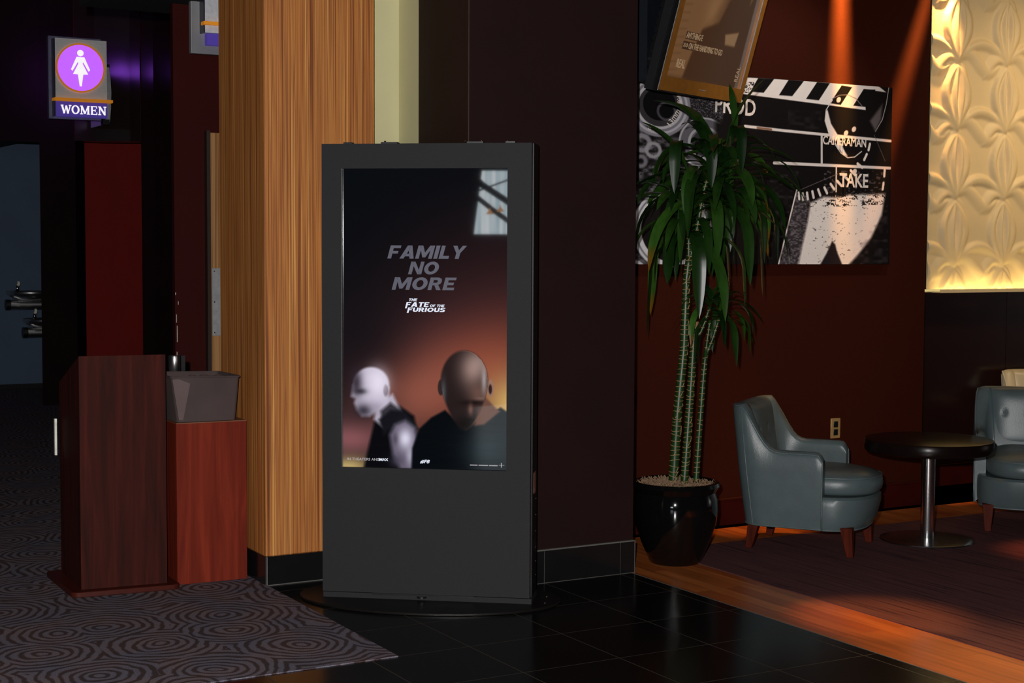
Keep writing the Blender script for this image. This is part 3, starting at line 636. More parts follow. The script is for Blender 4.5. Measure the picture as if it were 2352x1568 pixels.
ms = tag(empty('restroom_sign', (2.925, 9.0, 2.68)), 'grey metal sign with orange bar and purple strip, on the dark red wall', 'sign')
plt2 = plain('brushed silver sign plate', (0.36, 0.36, 0.38), 0.45, 0.3, nscale=3, vary=0.25)
MB().box(0.0, 0.5, 0.05, 0.09, 0.0, 0.78).build('back_plate', plt2, ms, bevel=0.003)
MB().box(0.062, 0.47, -0.03, 0.048, 0.118, 0.41).build('face_panel', plain('white sign face', cl(225, 226, 234), 0.5), ms)
MB().box(0.054, 0.061, -0.028, 0.048, 0.118, 0.75).build('panel_edge', M['navy'], ms)
MB().box(0.085, 0.45, 0.0, 0.048, 0.05, 0.116).build('word_strip', M['purplestrip'], ms)
MB().box(0.046, 0.53, -0.06, 0.0, 0.162, 0.182).build('orange_bar', M['orangebar'], ms, bevel=0.001)
MB().box(0.15, 0.35, 0.09, 0.2, 0.3, 0.5).build('mounting_block', M['blackpl'], ms)

# ---------------------------------------------------------------- drinking fountains in the corridor
def fountain(loc, label):
    r = tag(empty('drinking_fountain', loc), label, 'drinking fountain', 'corridor drinking fountains')
    MB().lathe([(0.0001, -0.07), (0.12, -0.065), (0.21, -0.03), (0.245, 0.0), (0.25, 0.03), (0.235, 0.03), (0.20, 0.012), (0.0001, 0.006)], (0.25, 0, 0), 40).build('basin', M['steel'], r, smooth=True)
    MB().tube([(0.015, 0.02, -0.115), (0.62, 0.02, -0.115)], 0.052, 24).build('chiller_tube', M['steel'], r, smooth='auto')
    MB().tube([(-0.002, 0.02, -0.115), (0.045, 0.02, -0.115)], 0.055, 24).build('end_cap', M['blackpl'], r, smooth='auto')
    bb_ = MB().tube([(0.115, 0.0, 0.02), (0.115, 0, 0.06), (0.118, 0, 0.09)], [0.022, 0.018, 0.014], 12).build('bubbler', M['chrome'], r, smooth=True)
    MB().tube([(0.125, 0, 0.085), (0.133, 0, 0.11), (0.125, 0, 0.13)], [0.02, 0.016, 0.012], 10).build('mouth_guard', M['offwhite'], bb_, smooth=True)
    MB().box(0.15, 0.5, 0.07, 0.46, -0.16, -0.06).build('wall_bracket', M['steel'], r)
fountain((3.305, 16.40, 1.03), 'higher steel drinking fountain on the slate blue corridor wall')
fountain((3.445, 16.26, 0.745), 'lower steel drinking fountain just beneath the other, by the dark column edge')

# ---------------------------------------------------------------- podium, waste bin, liner, post
pod = tag(empty('podium', (0, 0, 0)), 'tall dark mahogany stand with rounded base, on the ringed carpet at the left', 'podium')
MB().prism([(1.631, 6.616), (1.999, 6.575), (2.030, 6.99), (1.645, 7.035)], 0.025, 1.040).build('cabinet', M['podium'], pod, bevel=0.0015)
for v_ in bpy.data.objects['cabinet.001'].data.vertices:
    if v_.co.z > 1 and v_.co.y > 6.8: v_.co.z = 0.895
def rrect(pts, r, n=6):
    out = []; k = len(pts)
    for i in range(k):
        p = np.array(pts[i]); a = np.array(pts[i-1]); b = np.array(pts[(i+1) % k]); da = (a-p)/np.linalg.norm(a-p); db = (b-p)/np.linalg.norm(b-p)
        c = p+(da+db)*r; s0 = p+da*r; s1 = p+db*r
        a0 = math.atan2(*(s0-c)[::-1]); a1 = math.atan2(*(s1-c)[::-1]); dlt = (a1-a0+math.pi) % (2*math.pi)-math.pi
        for j in range(n+1): a_ = a0+dlt*j/n; out.append(tuple(c+r*np.array([math.cos(a_), math.sin(a_)])))
    return out
MB().prism(rrect([(1.580, 6.565), (2.046, 6.520), (2.046, 7.03), (1.585, 7.09)], 0.035), 0.004, 0.027).build('base_board', plain('mahogany base edge', cl(70, 24, 15), 0.5, spec=0.2), pod, bevel=0.003)
MB().box(1.612, 1.622, 6.985, 7.0, 0.57, 0.735).build('edge_strip', plain('white card strip', (.8, .78, .7), .7), pod)

bn = tag(empty('waste_bin', (0, 0, 0)), 'low cherry wood bin cabinet between the dark mahogany stand and striped pillar', 'bin')
MB().prism([(2.054, 6.605), (2.375, 6.59), (2.385, 6.93), (2.060, 6.96)], 0.005, 0.726).build('cabinet', M['cherry'], bn, bevel=0.001)
MB().prism([(2.054, 6.605), (2.375, 6.59), (2.385, 6.93), (2.060, 6.96)], 0.726, 0.730).build('top_edge', plain('worn laminate edge', cl(120, 72, 44), .5), bn)
# fabric liner basket standing on the bin
lm = MB(); rs = []
def rect(x0, x1, y0, y1, z, wob=0):
    pts = rrect([(x0, y0), (x1, y0-.012), (x1, y1), (x0, y1)], 0.018, 4); return [(x+wob*.004*math.sin(9*x+5*y), y+wob*.006*math.sin(23*x+2), z+wob*0.006*math.sin(14*x+3)) for x, y in pts]
for k in range(6):
    f = k/5; rs.append(rect(2.066-.034*f, 2.335+.018*f, 6.625-.01*f, 6.88+.02*f, 0.731+.205*f, f))
rs.append(rect(2.034, 2.348, 6.62, 6.895, 0.938, 1)); 
for k in range(5):
    f = k/4; rs.append(rect(2.040+.034*f, 2.342-.02*f, 6.627+.005*f, 6.888-.02*f, 0.925-.17*f, 1-f))
ln = tag(lm.rings(rs, cap=True).build('fabric_basket', M['fabric'], None, smooth='auto'), 'open grey brown fabric basket sitting on top of the low cherry bin', 'basket')
def fr_y(z): return 6.613-.01*((z-.731)/.205)-.004
MB().vprism([(2.068, .742), (2.088, .742), (2.125, .925), (2.040, .925)], 6.6135-.004, 6.6135+.003).build('pale_front_panel', M['fabric2'], ln)  # paler trapezoid over the left of the basket front
rim = MB(); rr_ = rect(2.030, 2.354, 6.613, 6.902, 0.934, 1); rim.tube(rr_+[rr_[0]], 0.0045, 6, False); rim.build('rim', M['fabric'], ln, smooth=True)
cm = MB(); 
for k in range(7): cm.ball((2.19+.02*k, 6.80+.02*math.sin(3*k), 0.885+.008*math.cos(2*k)), 0.035, 5)
tag(cm.build('inner_folds', M['fabric2'], ln), 'crumpled lining inside')
ps = tag(empty('barrier_post', (2.264, 7.26, 0)), 'chrome topped post just behind the fabric basket', 'post')
MB().lathe([(0.0001, 0.82), (0.026, 0.82), (0.026, 0.865), (0.0275, 0.867), (0.0275, 0.93), (0.0255, 0.935), (0.0001, 0.936)], (-.012, 0, 0.05), 24).build('post_cap', M['steel'], ps, smooth='auto')
MB().lathe([(0.11, 0.0), (0.11, 0.012), (0.03, 0.03), (0.024, 0.04), (0.024, 0.868), (0.0001, 0.869)], (-.012, 0, 0.004), 32).build('pole', M['blackpl'], ps, smooth='auto')
MB().box(0.015, 0.035, -0.02, 0.02, 0.885, 0.985).build('belt_clip', M['blackpl'], ps)

# ---------------------------------------------------------------- wall art: clapperboard and old film camera
ray = lambda x, y: Fw+Rt*(x-1176)/FOC-Up*(y-784)/FOC
def onwall(x, y, Y=6.64):
    d_ = ray(x, y); q = CAM+d_*Y/d_[1]; return (q[0], q[2])
art = tag(empty('wall_art', (0, 0, 0)), 'large black and white canvas of a clapperboard and old film camera on the orange wall', 'wall art')
MB().box(4.20, 6.300, 6.642, 6.679, 1.433, 2.447).build('canvas_edge', M['blackpl'], art)
A_ = Raster(4.20, 6.300, 1.433, 2.447, 760, 367)
c2 = lambda cx_, cy_: onwall(1440+cx_*.3189, 150+cy_*.3189)
def Q(*l): return [c2(a, b) for a, b in l]
pw = 0.00111   # metres per crop unit, roughly
g = A_.noise(60, 3); g2 = A_.noise(170, 5); g3 = A_.noise(320, 9)
A_.put(np.ones(A_.X.shape), (16, 11, 11))
WHT = (246, 232, 222)
lm_ = A_.X < c2(640, 600)[0]
A_.put(lm_*np.clip(g*1.4-.2, 0, 1)*0.9, (120, 116, 122)); A_.put(lm_*(g2 > .62)*0.6, (30, 28, 30))
A_.poly(Q((430, 235), (700, 265), (690, 420), (430, 420)), (42, 38, 40), .01); A_.put(A_.inside(Q((430, 235), (700, 265), (690, 400), (430, 420)))*(np.abs(g2-.5) < .06)*.9, (120, 114, 120))
def ringc(cx_, cy_, r, col, r0=0.0, asp=1.0, soft=.03, a=1.0):
    X0, Z0 = c2(cx_, cy_); rad = c2(cx_+100, cy_)[0]-X0; rz = Z0-c2(cx_, cy_+100)[1]
    A_.ell(X0, Z0, abs(rad)/100*r*asp, rz/100*r, col, soft, a, 0, r0)
ringc(235, 290, 225, (150, 146, 154)); ringc(235, 290, 205, (198, 194, 200)); ringc(235, 290, 188, (136, 132, 140)); ringc(235, 290, 170, (205, 200, 206)); ringc(235, 290, 150, (60, 56, 60)); ringc(235, 280, 118, (12, 10, 11)); ringc(285, 330, 70, (96, 92, 100), .75, 1, .1, .8)
ringc(560, 560, 185, (196, 192, 196)); ringc(560, 560, 172, (112, 108, 114)); ringc(560, 560, 120, (190, 186, 190), .85); ringc(560, 560, 90, (60, 56, 60))
ringc(110, 560, 70, (150, 146, 152), .5, 1, .2); ringc(190, 610, 60, (170, 166, 170), .6, 1, .2); ringc(100, 690, 50, (130, 126, 132), .4, 1, .3)
ringc(330, 1180, 300, (206, 202, 208), 0, .95); ringc(330, 1180, 280, (120, 116, 122), .0, .95); ringc(330, 1180, 268, (214, 210, 214), 0, .95); ringc(330, 1180, 235, (20, 14, 14), 0, .95)
A_.poly(Q((500, 1470), (540, 1360), (590, 1150), (590, 1470)), (160, 156, 164), .01)
A_.poly(Q((640, 400), (1100, 400), (1060, 1480), (600, 1480)), (16, 11, 11), .04)
ringc(60, 1480, 75, (190, 186, 190), .7)
# clapper sticks
A_.poly(Q((560, 60), (870, 88), (1420, 118), (1800, 140), (1868, 195), (1705, 170), (1720, 322), (840, 207), (560, 165)), WHT, .004)
BK = (16, 12, 12)
for q in (((945, 92), (1060, 98), (985, 197), (890, 190)), ((1165, 104), (1275, 112), (1190, 222), (1095, 215)), ((1370, 120), (1462, 128), (1382, 252), (1290, 242)), ((1547, 145), (1622, 157), (1540, 285), (1463, 273)), ((1705, 172), (1790, 175), (1750, 322), (1722, 300), (1630, 290)), ((740, 78), (840, 88), (770, 180), (680, 165))):
    A_.poly(Q(*q), BK, .004)
A_.put(A_.inside(Q((840, 120), (930, 120), (890, 200), (840, 200)))*(g3 > .6)*0.9, BK)
A_.line(Q((850, 438), (1130, 470), (1900, 545)), .0155, (238, 224, 216)); A_.line(Q((1060, 702), (1895, 740)), .0165, (238, 224, 216))
A_.line(Q((940, 450), (1040, 462)), .012, (150, 110, 84))
A_.line(Q((1403, 508), (1403, 705)), .014, (226, 214, 206)); A_.line(Q((1508, 725), (1502, 1458)), .010, (226, 214, 206))
# lower strip of film and light
A_.poly(Q((1222, 900), (1310, 955), (1245, 1460), (1085, 1460)), (56, 48, 50), .01); A_.put(A_.inside(Q((1222, 900), (1320, 955), (1260, 1460), (1085, 1460)))*np.clip(g2*1.6-.5, 0, 1)*.7, (150, 140, 146))
A_.line(Q((1222, 900), (1085, 1460)), .009, WHT)
LT = (250, 236, 226)
A_.poly(Q((1320, 990), (1420, 945), (1500, 950), (1600, 930), (1860, 925), (1835, 1080), (1760, 1240), (1660, 1370), (1580, 1455), (1230, 1458), (1262, 1300), (1300, 1130)), LT, .02)
A_.put(A_.inside(Q((1310, 930), (1860, 880), (1860, 1000), (1310, 1030)))*(g3*.45+A_.noise(90, 13)*.35+g*.3 > .62)*.9, BK)
A_.put(A_.inside(Q((1280, 1000), (1860, 920), (1620, 1440), (1240, 1450)))*((g2 > .80) & (g > .6))*.7, (90, 78, 76))
A_.poly(Q((1478, 1265), (1440, 1350), (1378, 1460), (1560, 1460), (1512, 1340), (1500, 1290)), (34, 26, 28), .012)
A_.put(A_.inside(Q((1420, 760), (1860, 760), (1860, 920), (1420, 920)))*(A_.noise(120, 8) > .7)*.5, (120, 112, 114))
A_.put(A_.inside(Q((1030, 760), (1240, 760), (1080, 1450), (1000, 1450)))*np.clip(g-.5, 0, 1)*.9, (90, 82, 86))
A_.put(A_.inside(Q((1640, 1300), (1880, 1000), (1880, 1450), (1600, 1450)))*np.clip(g-.4, 0, 1)*.7, (100, 90, 94))
A_.put(A_.inside(Q((1160, 320), (1400, 330), (1400, 480), (1160, 460)))*np.clip(g-.3, 0, 1)*.5, (80, 72, 76))
for x, y, an in ((1240, 940, -5), (1268, 945, -5), (1300, 940, -8), (1340, 930, -12), (1385, 915, -20), (1432, 900, -25), (1480, 873, -35), (1530, 850, -42), (1580, 812, -45), (1628, 773, -45), (1678, 722, -50), (1718, 660, 25), (1745, 588, 12), (1855, 775, 4), (1845, 870, 8)):
    r_ = math.radians(an); dx, dy = math.sin(r_)*-22, math.cos(r_)*22; A_.line(Q((x-dx, y-dy), (x+dx, y+dy)), .016, (244, 230, 220))
# loop of film
A_.line(Q((1480, 250), (1435, 320), (1428, 400), (1455, 490), (1500, 570), (1540, 630), (1590, 665), (1640, 660), (1690, 620)), .006, (226, 214, 206))
A_.poly(Q((1432, 330), (1445, 320), (1470, 420), (1530, 520), (1560, 600), (1590, 655), (1560, 645), (1500, 570), (1450, 480), (1425, 400)), (244, 230, 222), .008)
A_.line(Q((1480, 240), (1530, 215), (1590, 212), (1650, 240), (1695, 295)), .004, (140, 130, 130))
A_.line(Q((1888, 150), (1868, 280), (1840, 390), (1790, 475)), .005, (200, 188, 180)); A_.poly(Q((1840, 280), (1830, 390), (1788, 475), (1750, 400)), (96, 86, 88), .02)
for x, y in ((1525, 248), (1635, 460), (1578, 488), (1640, 765)): A_.ell(*c2(x, y), .018, .014, (226, 214, 208), .3, 1, .7)
A_.line(Q((1520, 780), (1240, 900)), .003, (120, 110, 110)); A_.line(Q((1780, 500), (1860, 690)), .003, (110, 100, 100))
A_.put(np.ones(A_.X.shape)*(g3-.5)*.10+0.0, (128, 120, 120))
A_.build('canvas_print', vcol('matt canvas print', 1, 0.75, emissive=False, spec=0.15), art, y=6.640)
m_wt = plain('printed white lettering', cl(238, 224, 214), 0.75)
def at_(body, cx_, cy_, size, sx=1.0, bold=.001, rot=0.0, mat=None):
    x, z = c2(cx_, cy_); return text('lettering', body, mat or m_wt, art, (x, 6.639, z), (math.pi/2, rot, 0), size, bold, 0, sx, .0005)
at_('PROD', 778, 350, .125, .84, .002, .04); at_('CAMERAMAN', 1568, 578, .066, .80, .0012, .02); at_('TAKE', 1634, 876, .108, .82, .0022, .0)
at_('AR', 185, 430, .045, 1, .0005, math.radians(195)); at_('13mm.', 350, 385, .045, 1, .0005, math.radians(-55)); at_('1.8', 362, 245, .04, 1, .0005, math.radians(80)); at_('16', 318, 1448, .04, 1, .0005, .3)

# ---------------------------------------------------------------- hanging monitor
s_ = 0.976
BL = CAM+ray(1510, 205)*7.6*s_
th, ph, wm_ = math.radians(23.37), math.radians(16.0), 0.858*s_
mh = np.array([math.cos(th), math.sin(th), 0]); mn = np.array([math.sin(th), -math.cos(th), 0]); mu = np.array([0, 0, 1])*math.cos(ph)+mn*math.sin(ph); mo = np.cross(mh, mu); 
mo = mo if mo@mn > 0 else -mo
mon = bpy.data.objects.new('hanging_monitor', None); COL.objects.link(mon)
mon.matrix_world = Matrix(((mh[0], -mo[0], mu[0], BL[0]), (mh[1], -mo[1], mu[1], BL[1]), (mh[2], -mo[2], mu[2], BL[2]), (0, 0, 0, 1)))
tag(mon, 'tilted ceiling hung monitor with dim brown picture, in front of the clapperboard canvas', 'monitor')
HM = 1.42
bez = emit('brown lit bezel reflection', cl(96, 58, 12), 0.5, 0.25, base=cl(70, 44, 16))
bz = plain('bronze glossy bezel', cl(150, 96, 34), 0.3)
MB().box(0, wm_, 0, 0.022, 0, 0.07).box(0, .055, 0, .022, .07, HM-.08).box(wm_-.05, wm_, 0, .022, .07, HM-.08).box(0, wm_, 0, .022, HM-.08, HM).build('bezel', bz, mon)
MB().box(-.006, -.001, -.004, .022, -.003, HM).build('edge_strip', M['blackpl'], mon); MB().box(-.0065, -.003, -.0055, -.0035, -.003, HM).build('edge_strip', M['plate'], mon); MB().box(wm_-.050, wm_-.045, -.003, .0, .07, HM-.08).build('edge_strip', M['plate'], mon)
MB().box(-.012, wm_+.004, .024, .07, -.01, HM+.01).build('housing', plain('black ribbed housing', cl(24, 25, 28), .5), mon)
hs = MB(); 
for k in range(34): hs.box(.0, .01, .072, .10, .02+k*.04, .045+k*.04)
hs.box(.02, wm_-.05, .07, .105, .01, HM-.02); hs.build('vent_slats', M['blackpl'], mon)
T_ = Raster(.055, wm_-.05, .07, HM-.08, 140, 240)
t0, t1, t2, t3 = .055, wm_-.05, .07, HM-.08
T_.put(np.ones(T_.X.shape), (98, 60, 26))
zq = lambda l: [(x, t2+(z-.11)*.62) for x, z in l]
T_.poly(zq([(.05, .11), (.25, .11), (.30, .5), (.42, .75), (.5, 2.1), (.05, 2.1)]), (150, 104, 62), .04)
T_.glow(.36, .42, .07, .15, (178, 128, 82), .8); T_.glow(.44, .62, .05, .2, (182, 134, 90), .7)
T_.poly(zq([(.30, .52), (.44, .60), (.50, .80), (.56, 1.1), (.60, 2.1), (t1, 2.1), (t1, .11), (.22, .11), (.25, .3)]), (86, 50, 20), .02)
T_.poly(zq([(.55, .44), (.65, .44), (.66, .56), (.53, .52)]), (176, 134, 92), .012)
T_.poly(zq([(.70, .8), (.76, 1.0), (.78, 2.1), (.69, 2.1), (.72, 1.1)]), (160, 112, 66), .02)
for k in range(14): T_.line([(.06, .10+.04*k), (.15, .11+.04*k)], .010, (126, 84, 44), .01, .6)
tsn = T_.build('screen', vcol('dim brown display', 0.42, 0.15, base=.03, spec=.5), mon, y=0.016)
e_m = emit('pale brown lettering', cl(150, 122, 92), .9)
def mt(b, x, z, sz, sx=.6): text('lettering', b, e_m, tsn, (x, .014, z), RT, sz, .0006, 0, sx, .0004, 'LEFT')
cbm = emit('dark caption box', cl(64, 36, 14), .6)
for x0, x1, z0, z1 in ((.16, .30, .262, .300), (.15, .26, .212, .252)): MB().box(x0, x1, .0148, .0155, z0, z1).build('caption_box', cbm, tsn)
mt('ANYTHING E', .165, .268, .042, .62); mt('>>> ON THE HANDYING TO GO', .155, .218, .042, .62); mt('REAL', .135, .120, .060, .62)
text('lettering', 'REAL', e_m, tsn, (.765, .014, .10), (math.pi/2, -math.pi/2, 0), .045, 0, 0, .8, .0004, 'LEFT')
MB().box(wm_/2-.03, wm_/2+.03, -.001, .0, .030, .033).build('maker_mark', M['plate'], mon)
# ceiling pole and arm, hanging vertically behind
arm = MB().tube([(wm_/2, .105, .9), (wm_/2, .16, 1.0)], .03, 10); arm.build('mount_arm', M['blackpl'], mon)
pbase = np.array(mon.matrix_world @ Vector((wm_/2, .16, 1.0)))
inv = mon.matrix_world.inverted()
pt = inv @ Vector((pbase[0], pbase[1], 4.2))
MB().tube([(wm_/2, .16, 1.0), tuple(pt)], .03, 12).build('ceiling_pole', M['blackpl'], mon, smooth='auto')
cq = [np.array(mon.matrix_world @ Vector((x_, y_, .03))) for x_, y_ in ((.0, .072), (.30, .072), (.30, .13), (.0, .13))]
vc = MB(); vc.v = [tuple(inv @ Vector((c_[0], c_[1], zz))) for zz in (2.33, 4.2) for c_ in cq]; vc.f = [(0, 3, 2, 1), (4, 5, 6, 7), (0, 1, 5, 4), (1, 2, 6, 5), (2, 3, 7, 6), (3, 0, 4, 7)]
vc.build('mount_column', plain('dark blue black column', cl(16, 22, 30), .5), mon)
# ---------------------------------------------------------------- potted dracaena
rnd = random.Random(11)
plant = tag(empty('potted_plant', (4.33, 5.99, 0.0)), 'tall drooping green dracaena in a glossy black pot beside the dark wall corner', 'plant')
prof = [(0.0001, 0.0), (0.118, 0.0), (0.128, 0.012), (0.165, 0.10), (0.196, 0.19), (0.207, 0.26), (0.203, 0.315), (0.193, 0.345), (0.205, 0.362), (0.213, 0.375), (0.208, 0.392), (0.196, 0.396), (0.184, 0.385), (0.180, 0.35), (0.0001, 0.345)]
MB().lathe([(r, z) for r, z in prof], (0, 0, 0), 64).build('pot', M['blackgloss'], plant, smooth='auto', )
ms_ = MB(); rr = []
for k in range(9):
    r = 0.184*(1-k/8.5); rr.append([(r*math.cos(a), r*math.sin(a), 0.372+.022*(k/8)+rnd.uniform(-.006, .008)) for a in np.linspace(0, 2*math.pi, 40, endpoint=False)])
ms_.rings(rr, cap=True)
for k in range(420):
    a = rnd.uniform(0, 6.28); r = .175*math.sqrt(rnd.random()); x, y = r*math.cos(a), r*math.sin(a); z = .378+.02*(1-r/.18)
    b = rnd.uniform(0, 6.28); L = rnd.uniform(.01, .03); hgt = rnd.uniform(.0, .022)
    ms_.tube([(x, y, z), (x+L*.5*math.cos(b), y+L*.5*math.sin(b), z+hgt), (x+L*math.cos(b), y+L*math.sin(b), z+hgt*.3)], .0016, 4, False)
ms_.build('moss', M['moss'], plant)

def plant_plane(x, y, off=0.0):   # a place on the upright plane through the pot's axis, facing the lens
    n = np.array([.52, .854, 0]); d_ = ray(x, y); c = np.array([4.33, 5.99, 1.5])+n*off; t = ((c-CAM)@n)/(d_@n); q = CAM+d_*t; return q-np.array([4.33, 5.99, 0])
def cane(pts, r0, r1, name='cane'):
    P_ = [np.array(p) for p in pts]; q = []; 
    for a, b in zip(P_[:-1], P_[1:]):
        k = max(3, int(np.linalg.norm(b-a)/.03)); q += [a+(b-a)*i/k for i in range(k)]
    q.append(P_[-1]); n = len(q); rad = [r0+(r1-r0)*i/(n-1) for i in range(n)]
    sm_ = MB().tube(q, rad, 12); nf0 = len(sm_.f); d = 0
    for i in range(n-1):
        L = np.linalg.norm(q[i+1]-q[i])
        while d < L:
            c = q[i]+(q[i+1]-q[i])*d/L; r = rad[i]; tl = rnd.uniform(-.35, .35); az = rnd.uniform(0, 6.28)
            ring_ = [c+np.array([1.06*r*math.cos(t), 1.06*r*math.sin(t), r*tl*math.cos(t+az)]) for t in np.linspace(0, 2*math.pi, 11)]
            sm_.tube(ring_, .0017, 4, False)
            if r > .014 and rnd.random() < .6:
                a0 = rnd.uniform(3.4, 6.0); sm_.tube([c+np.array([1.07*r*math.cos(a0), 1.07*r*math.sin(a0), 0]), c+np.array([1.07*r*math.cos(a0+.5), 1.07*r*math.sin(a0+.5), .02])], .002, 4, False)
            d += rnd.uniform(.018, .030) if r > .014 else rnd.uniform(.022, .036)
        d -= L
    o = sm_.build(name, M['cane'], plant, smooth=True); o.data.materials.append(M['scar'])
    for p_ in o.data.polygons[nf0:]: p_.material_index = 1
    return o
pp_ = plant_plane
c1 = cane([pp_(1546, 1114, -.02), pp_(1556, 950, -.02), pp_(1571, 800, -.01), pp_(1577, 640, 0), pp_(1583, 590, 0)], .0235, .0165)
c1b = cane([pp_(1582, 600, 0), pp_(1582, 540, .0), pp_(1583, 480, 0)], .010, .008)
c1c = cane([pp_(1584, 600, 0), pp_(1600, 530, -.01), pp_(1616, 440, -.02), pp_(1632, 385, -.02)], .012, .009)
c2_ = cane([pp_(1571, 1116, -.03), pp_(1582, 960, -.01), pp_(1591, 820, 0), pp_(1596, 752, 0)], .0185, .0165)
MB().tube([pp_(1596, 754, 0), pp_(1596.5, 738, 0)], [.018, .019], 12).build('cut_end', M['cutend'], c2_, smooth='auto')
cane([pp_(1598, 775, 0), pp_(1610, 762, 0), pp_(1618, 742, 0), pp_(1630, 705, 0)], .009, .007)
cane([pp_(1583, 768, 0), pp_(1578, 740, .02), pp_(1580, 700, .02)], .007, .006)
c3 = cane([pp_(1598, 1114, -.01), pp_(1607, 980, 0), pp_(1616, 860, .01), pp_(1621, 812, .01)], .0140, .0115)
cane([pp_(1620, 814, .01), pp_(1626, 770, .01), pp_(1631, 735, .01)], .008, .007); cane([pp_(1622, 815, .01), pp_(1638, 775, .02), pp_(1652, 730, .02)], .008, .007)

def leaves(specs, name, par):
    V, Fc, Cc = [], [], []
    for (o, az, el, L, w, droop, tw, age) in specs:
        for _try in range(6):
            p = np.array(o, float); e = el; bad = False
            for i in range(15):
                d_ = np.array([math.cos(az)*math.cos(e), math.sin(az)*math.cos(e), math.sin(e)]); p = p+d_*L/14; e = max(e-droop/14*1.3, -1.5)
                if (4.33+p[0] < 4.06 and 5.99+p[1] > 5.83) or 5.99+p[1] > 6.56: bad = True
            if not bad: break
            az = az+(.45 if math.sin(az) < 0 else -.45); L *= .92
        if bad: L *= .5
        nS = 14; p = np.array(o, float); e = el; b = len(V)
        for i in range(nS+1):
            f = i/nS; W = w*(min(1, .32+f*2.6) if f < .27 else 1)*(1-max(0, (f-.5)/.5)**2.2)**.9+.0004
            dirv = np.array([math.cos(az)*math.cos(e), math.sin(az)*math.cos(e), math.sin(e)])
            side = np.array([-math.sin(az), math.cos(az), 0]); side = side*math.cos(tw*f)+np.cross(dirv, side)*math.sin(tw*f)
            nrm = np.cross(dirv, side); nrm = nrm if nrm[2] > 0 or e < -1 else -nrm
            fold = .22*(1-f*.5)
            for sgn in (-1, -.5, 0, .5, 1):
                V.append(p+side*W/2*sgn+nrm*W*fold*abs(sgn)*.6); Cc.append((age if f < .82 else min(1, age+(f-.82)*3*(age > .5))))
            p = p+dirv*L/nS; e = max(e-droop/nS*(1.0+.6*math.sin(math.pi*min(1, f*1.3))), -1.50)
        for i in range(nS):
            for k in range(4): q = b+i*5+k; Fc.append((q, q+1, q+6, q+5))
    me = bpy.data.meshes.new(name); me.from_pydata([tuple(map(float, x)) for x in V], [], Fc); me.update()
    a = me.color_attributes.new('Col', 'FLOAT_COLOR', 'POINT'); a.data.foreach_set('color', np.array([(c, c, c, 1) for c in Cc], np.float32).ravel())
    for p_ in me.polygons: p_.use_smooth = True
    me.materials.append(M['leaf']); o_ = bpy.data.objects.new(name, me); COL.objects.link(o_); o_.parent = par; return o_
def crown(c, n, Lr, wr, zspan, name, par, el=(0.1, 1.2), dr=(1.6, 2.9), seed=1):
    r = random.Random(seed); sp = []
    for k in range(n):
        f = k/n; az = k*2.399+r.uniform(-.3, .3); e_ = el[0]+(el[1]-el[0])*(f**1.1)+r.uniform(-.15, .15)
        o = np.array(c)+np.array([0, 0, -zspan*(1-f)]); L = r.uniform(*Lr)*(1-.25*f)
        # keep clear of the dark wall's corner and the canvas
        tip = np.array([4.33, 5.99])+o[:2]+.75*L*np.array([math.cos(az), math.sin(az)])
        if tip[0] < 4.04 and tip[1] > 5.84: L *= .7
        if tip[1] > 6.55: L *= .8
        sp.append((o, az, e_, L, r.uniform(*wr), r.uniform(*dr)*(1-.25*f), r.uniform(-.5, .5), r.choice((.0, .1, .2, .3, .45)) if r.random() < .94 else .8))
    return leaves(sp, name, par)
crown(pp_(1583, 470, 0), 34, (.38, .60), (.046, .068), .16, 'foliage', c1b, (-.1, 1.25), (1.2, 2.8), 3)
crown(pp_(1634, 370, -.02), 42, (.42, .64), (.046, .070), .22, 'foliage', c1c, (.0, 1.45), (1.1, 2.9), 8)
crown(pp_(1668, 400, .05), 24, (.38, .58), (.044, .064), .14, 'foliage', c1c, (.1, 1.3), (1.0, 2.6), 21)
crown(pp_(1632, 690, .0), 14, (.22, .34), (.026, .038), .05, 'foliage', c2_, (.0, 1.3), (.9, 2.4), 5)
crown(pp_(1655, 705, .02), 18, (.22, .36), (.024, .036), .06, 'foliage', c3, (.0, 1.2), (.9, 2.5), 6)
# individual signature leaves
leaves([(pp_(1668, 340, -.06), .35-.6, 1.35, .40, .040, 0.5, .1, .35), (pp_(1690, 300, -.06), 1.2, 1.3, .26, .034, .3, .0, .35),
        (pp_(1620, 330, -.05), 2.9, 1.25, .36, .045, 1.0, .2, .3), (pp_(1580, 400, -.05), 3.0, 1.2, .36, .045, 0.7, .2, .35),
        (pp_(1700, 370, .0), -.45, .35, .46, .036, 1.6, 0, .3), (pp_(1700, 400, .0), -.5, .3, .44, .028, 1.3, 0, .78),
        (pp_(1620, 360, -.10), -2.0, 1.2, .36, .055, 3.8, 0, .0), (pp_(1680, 330, -.10), -1.9, 1.3, .38, .050, 3.9, 0, .0), (pp_(1560, 360, -.10), -2.3, 1.0, .42, .055, 3.2, 0, .05)], 'foliage', c1c)

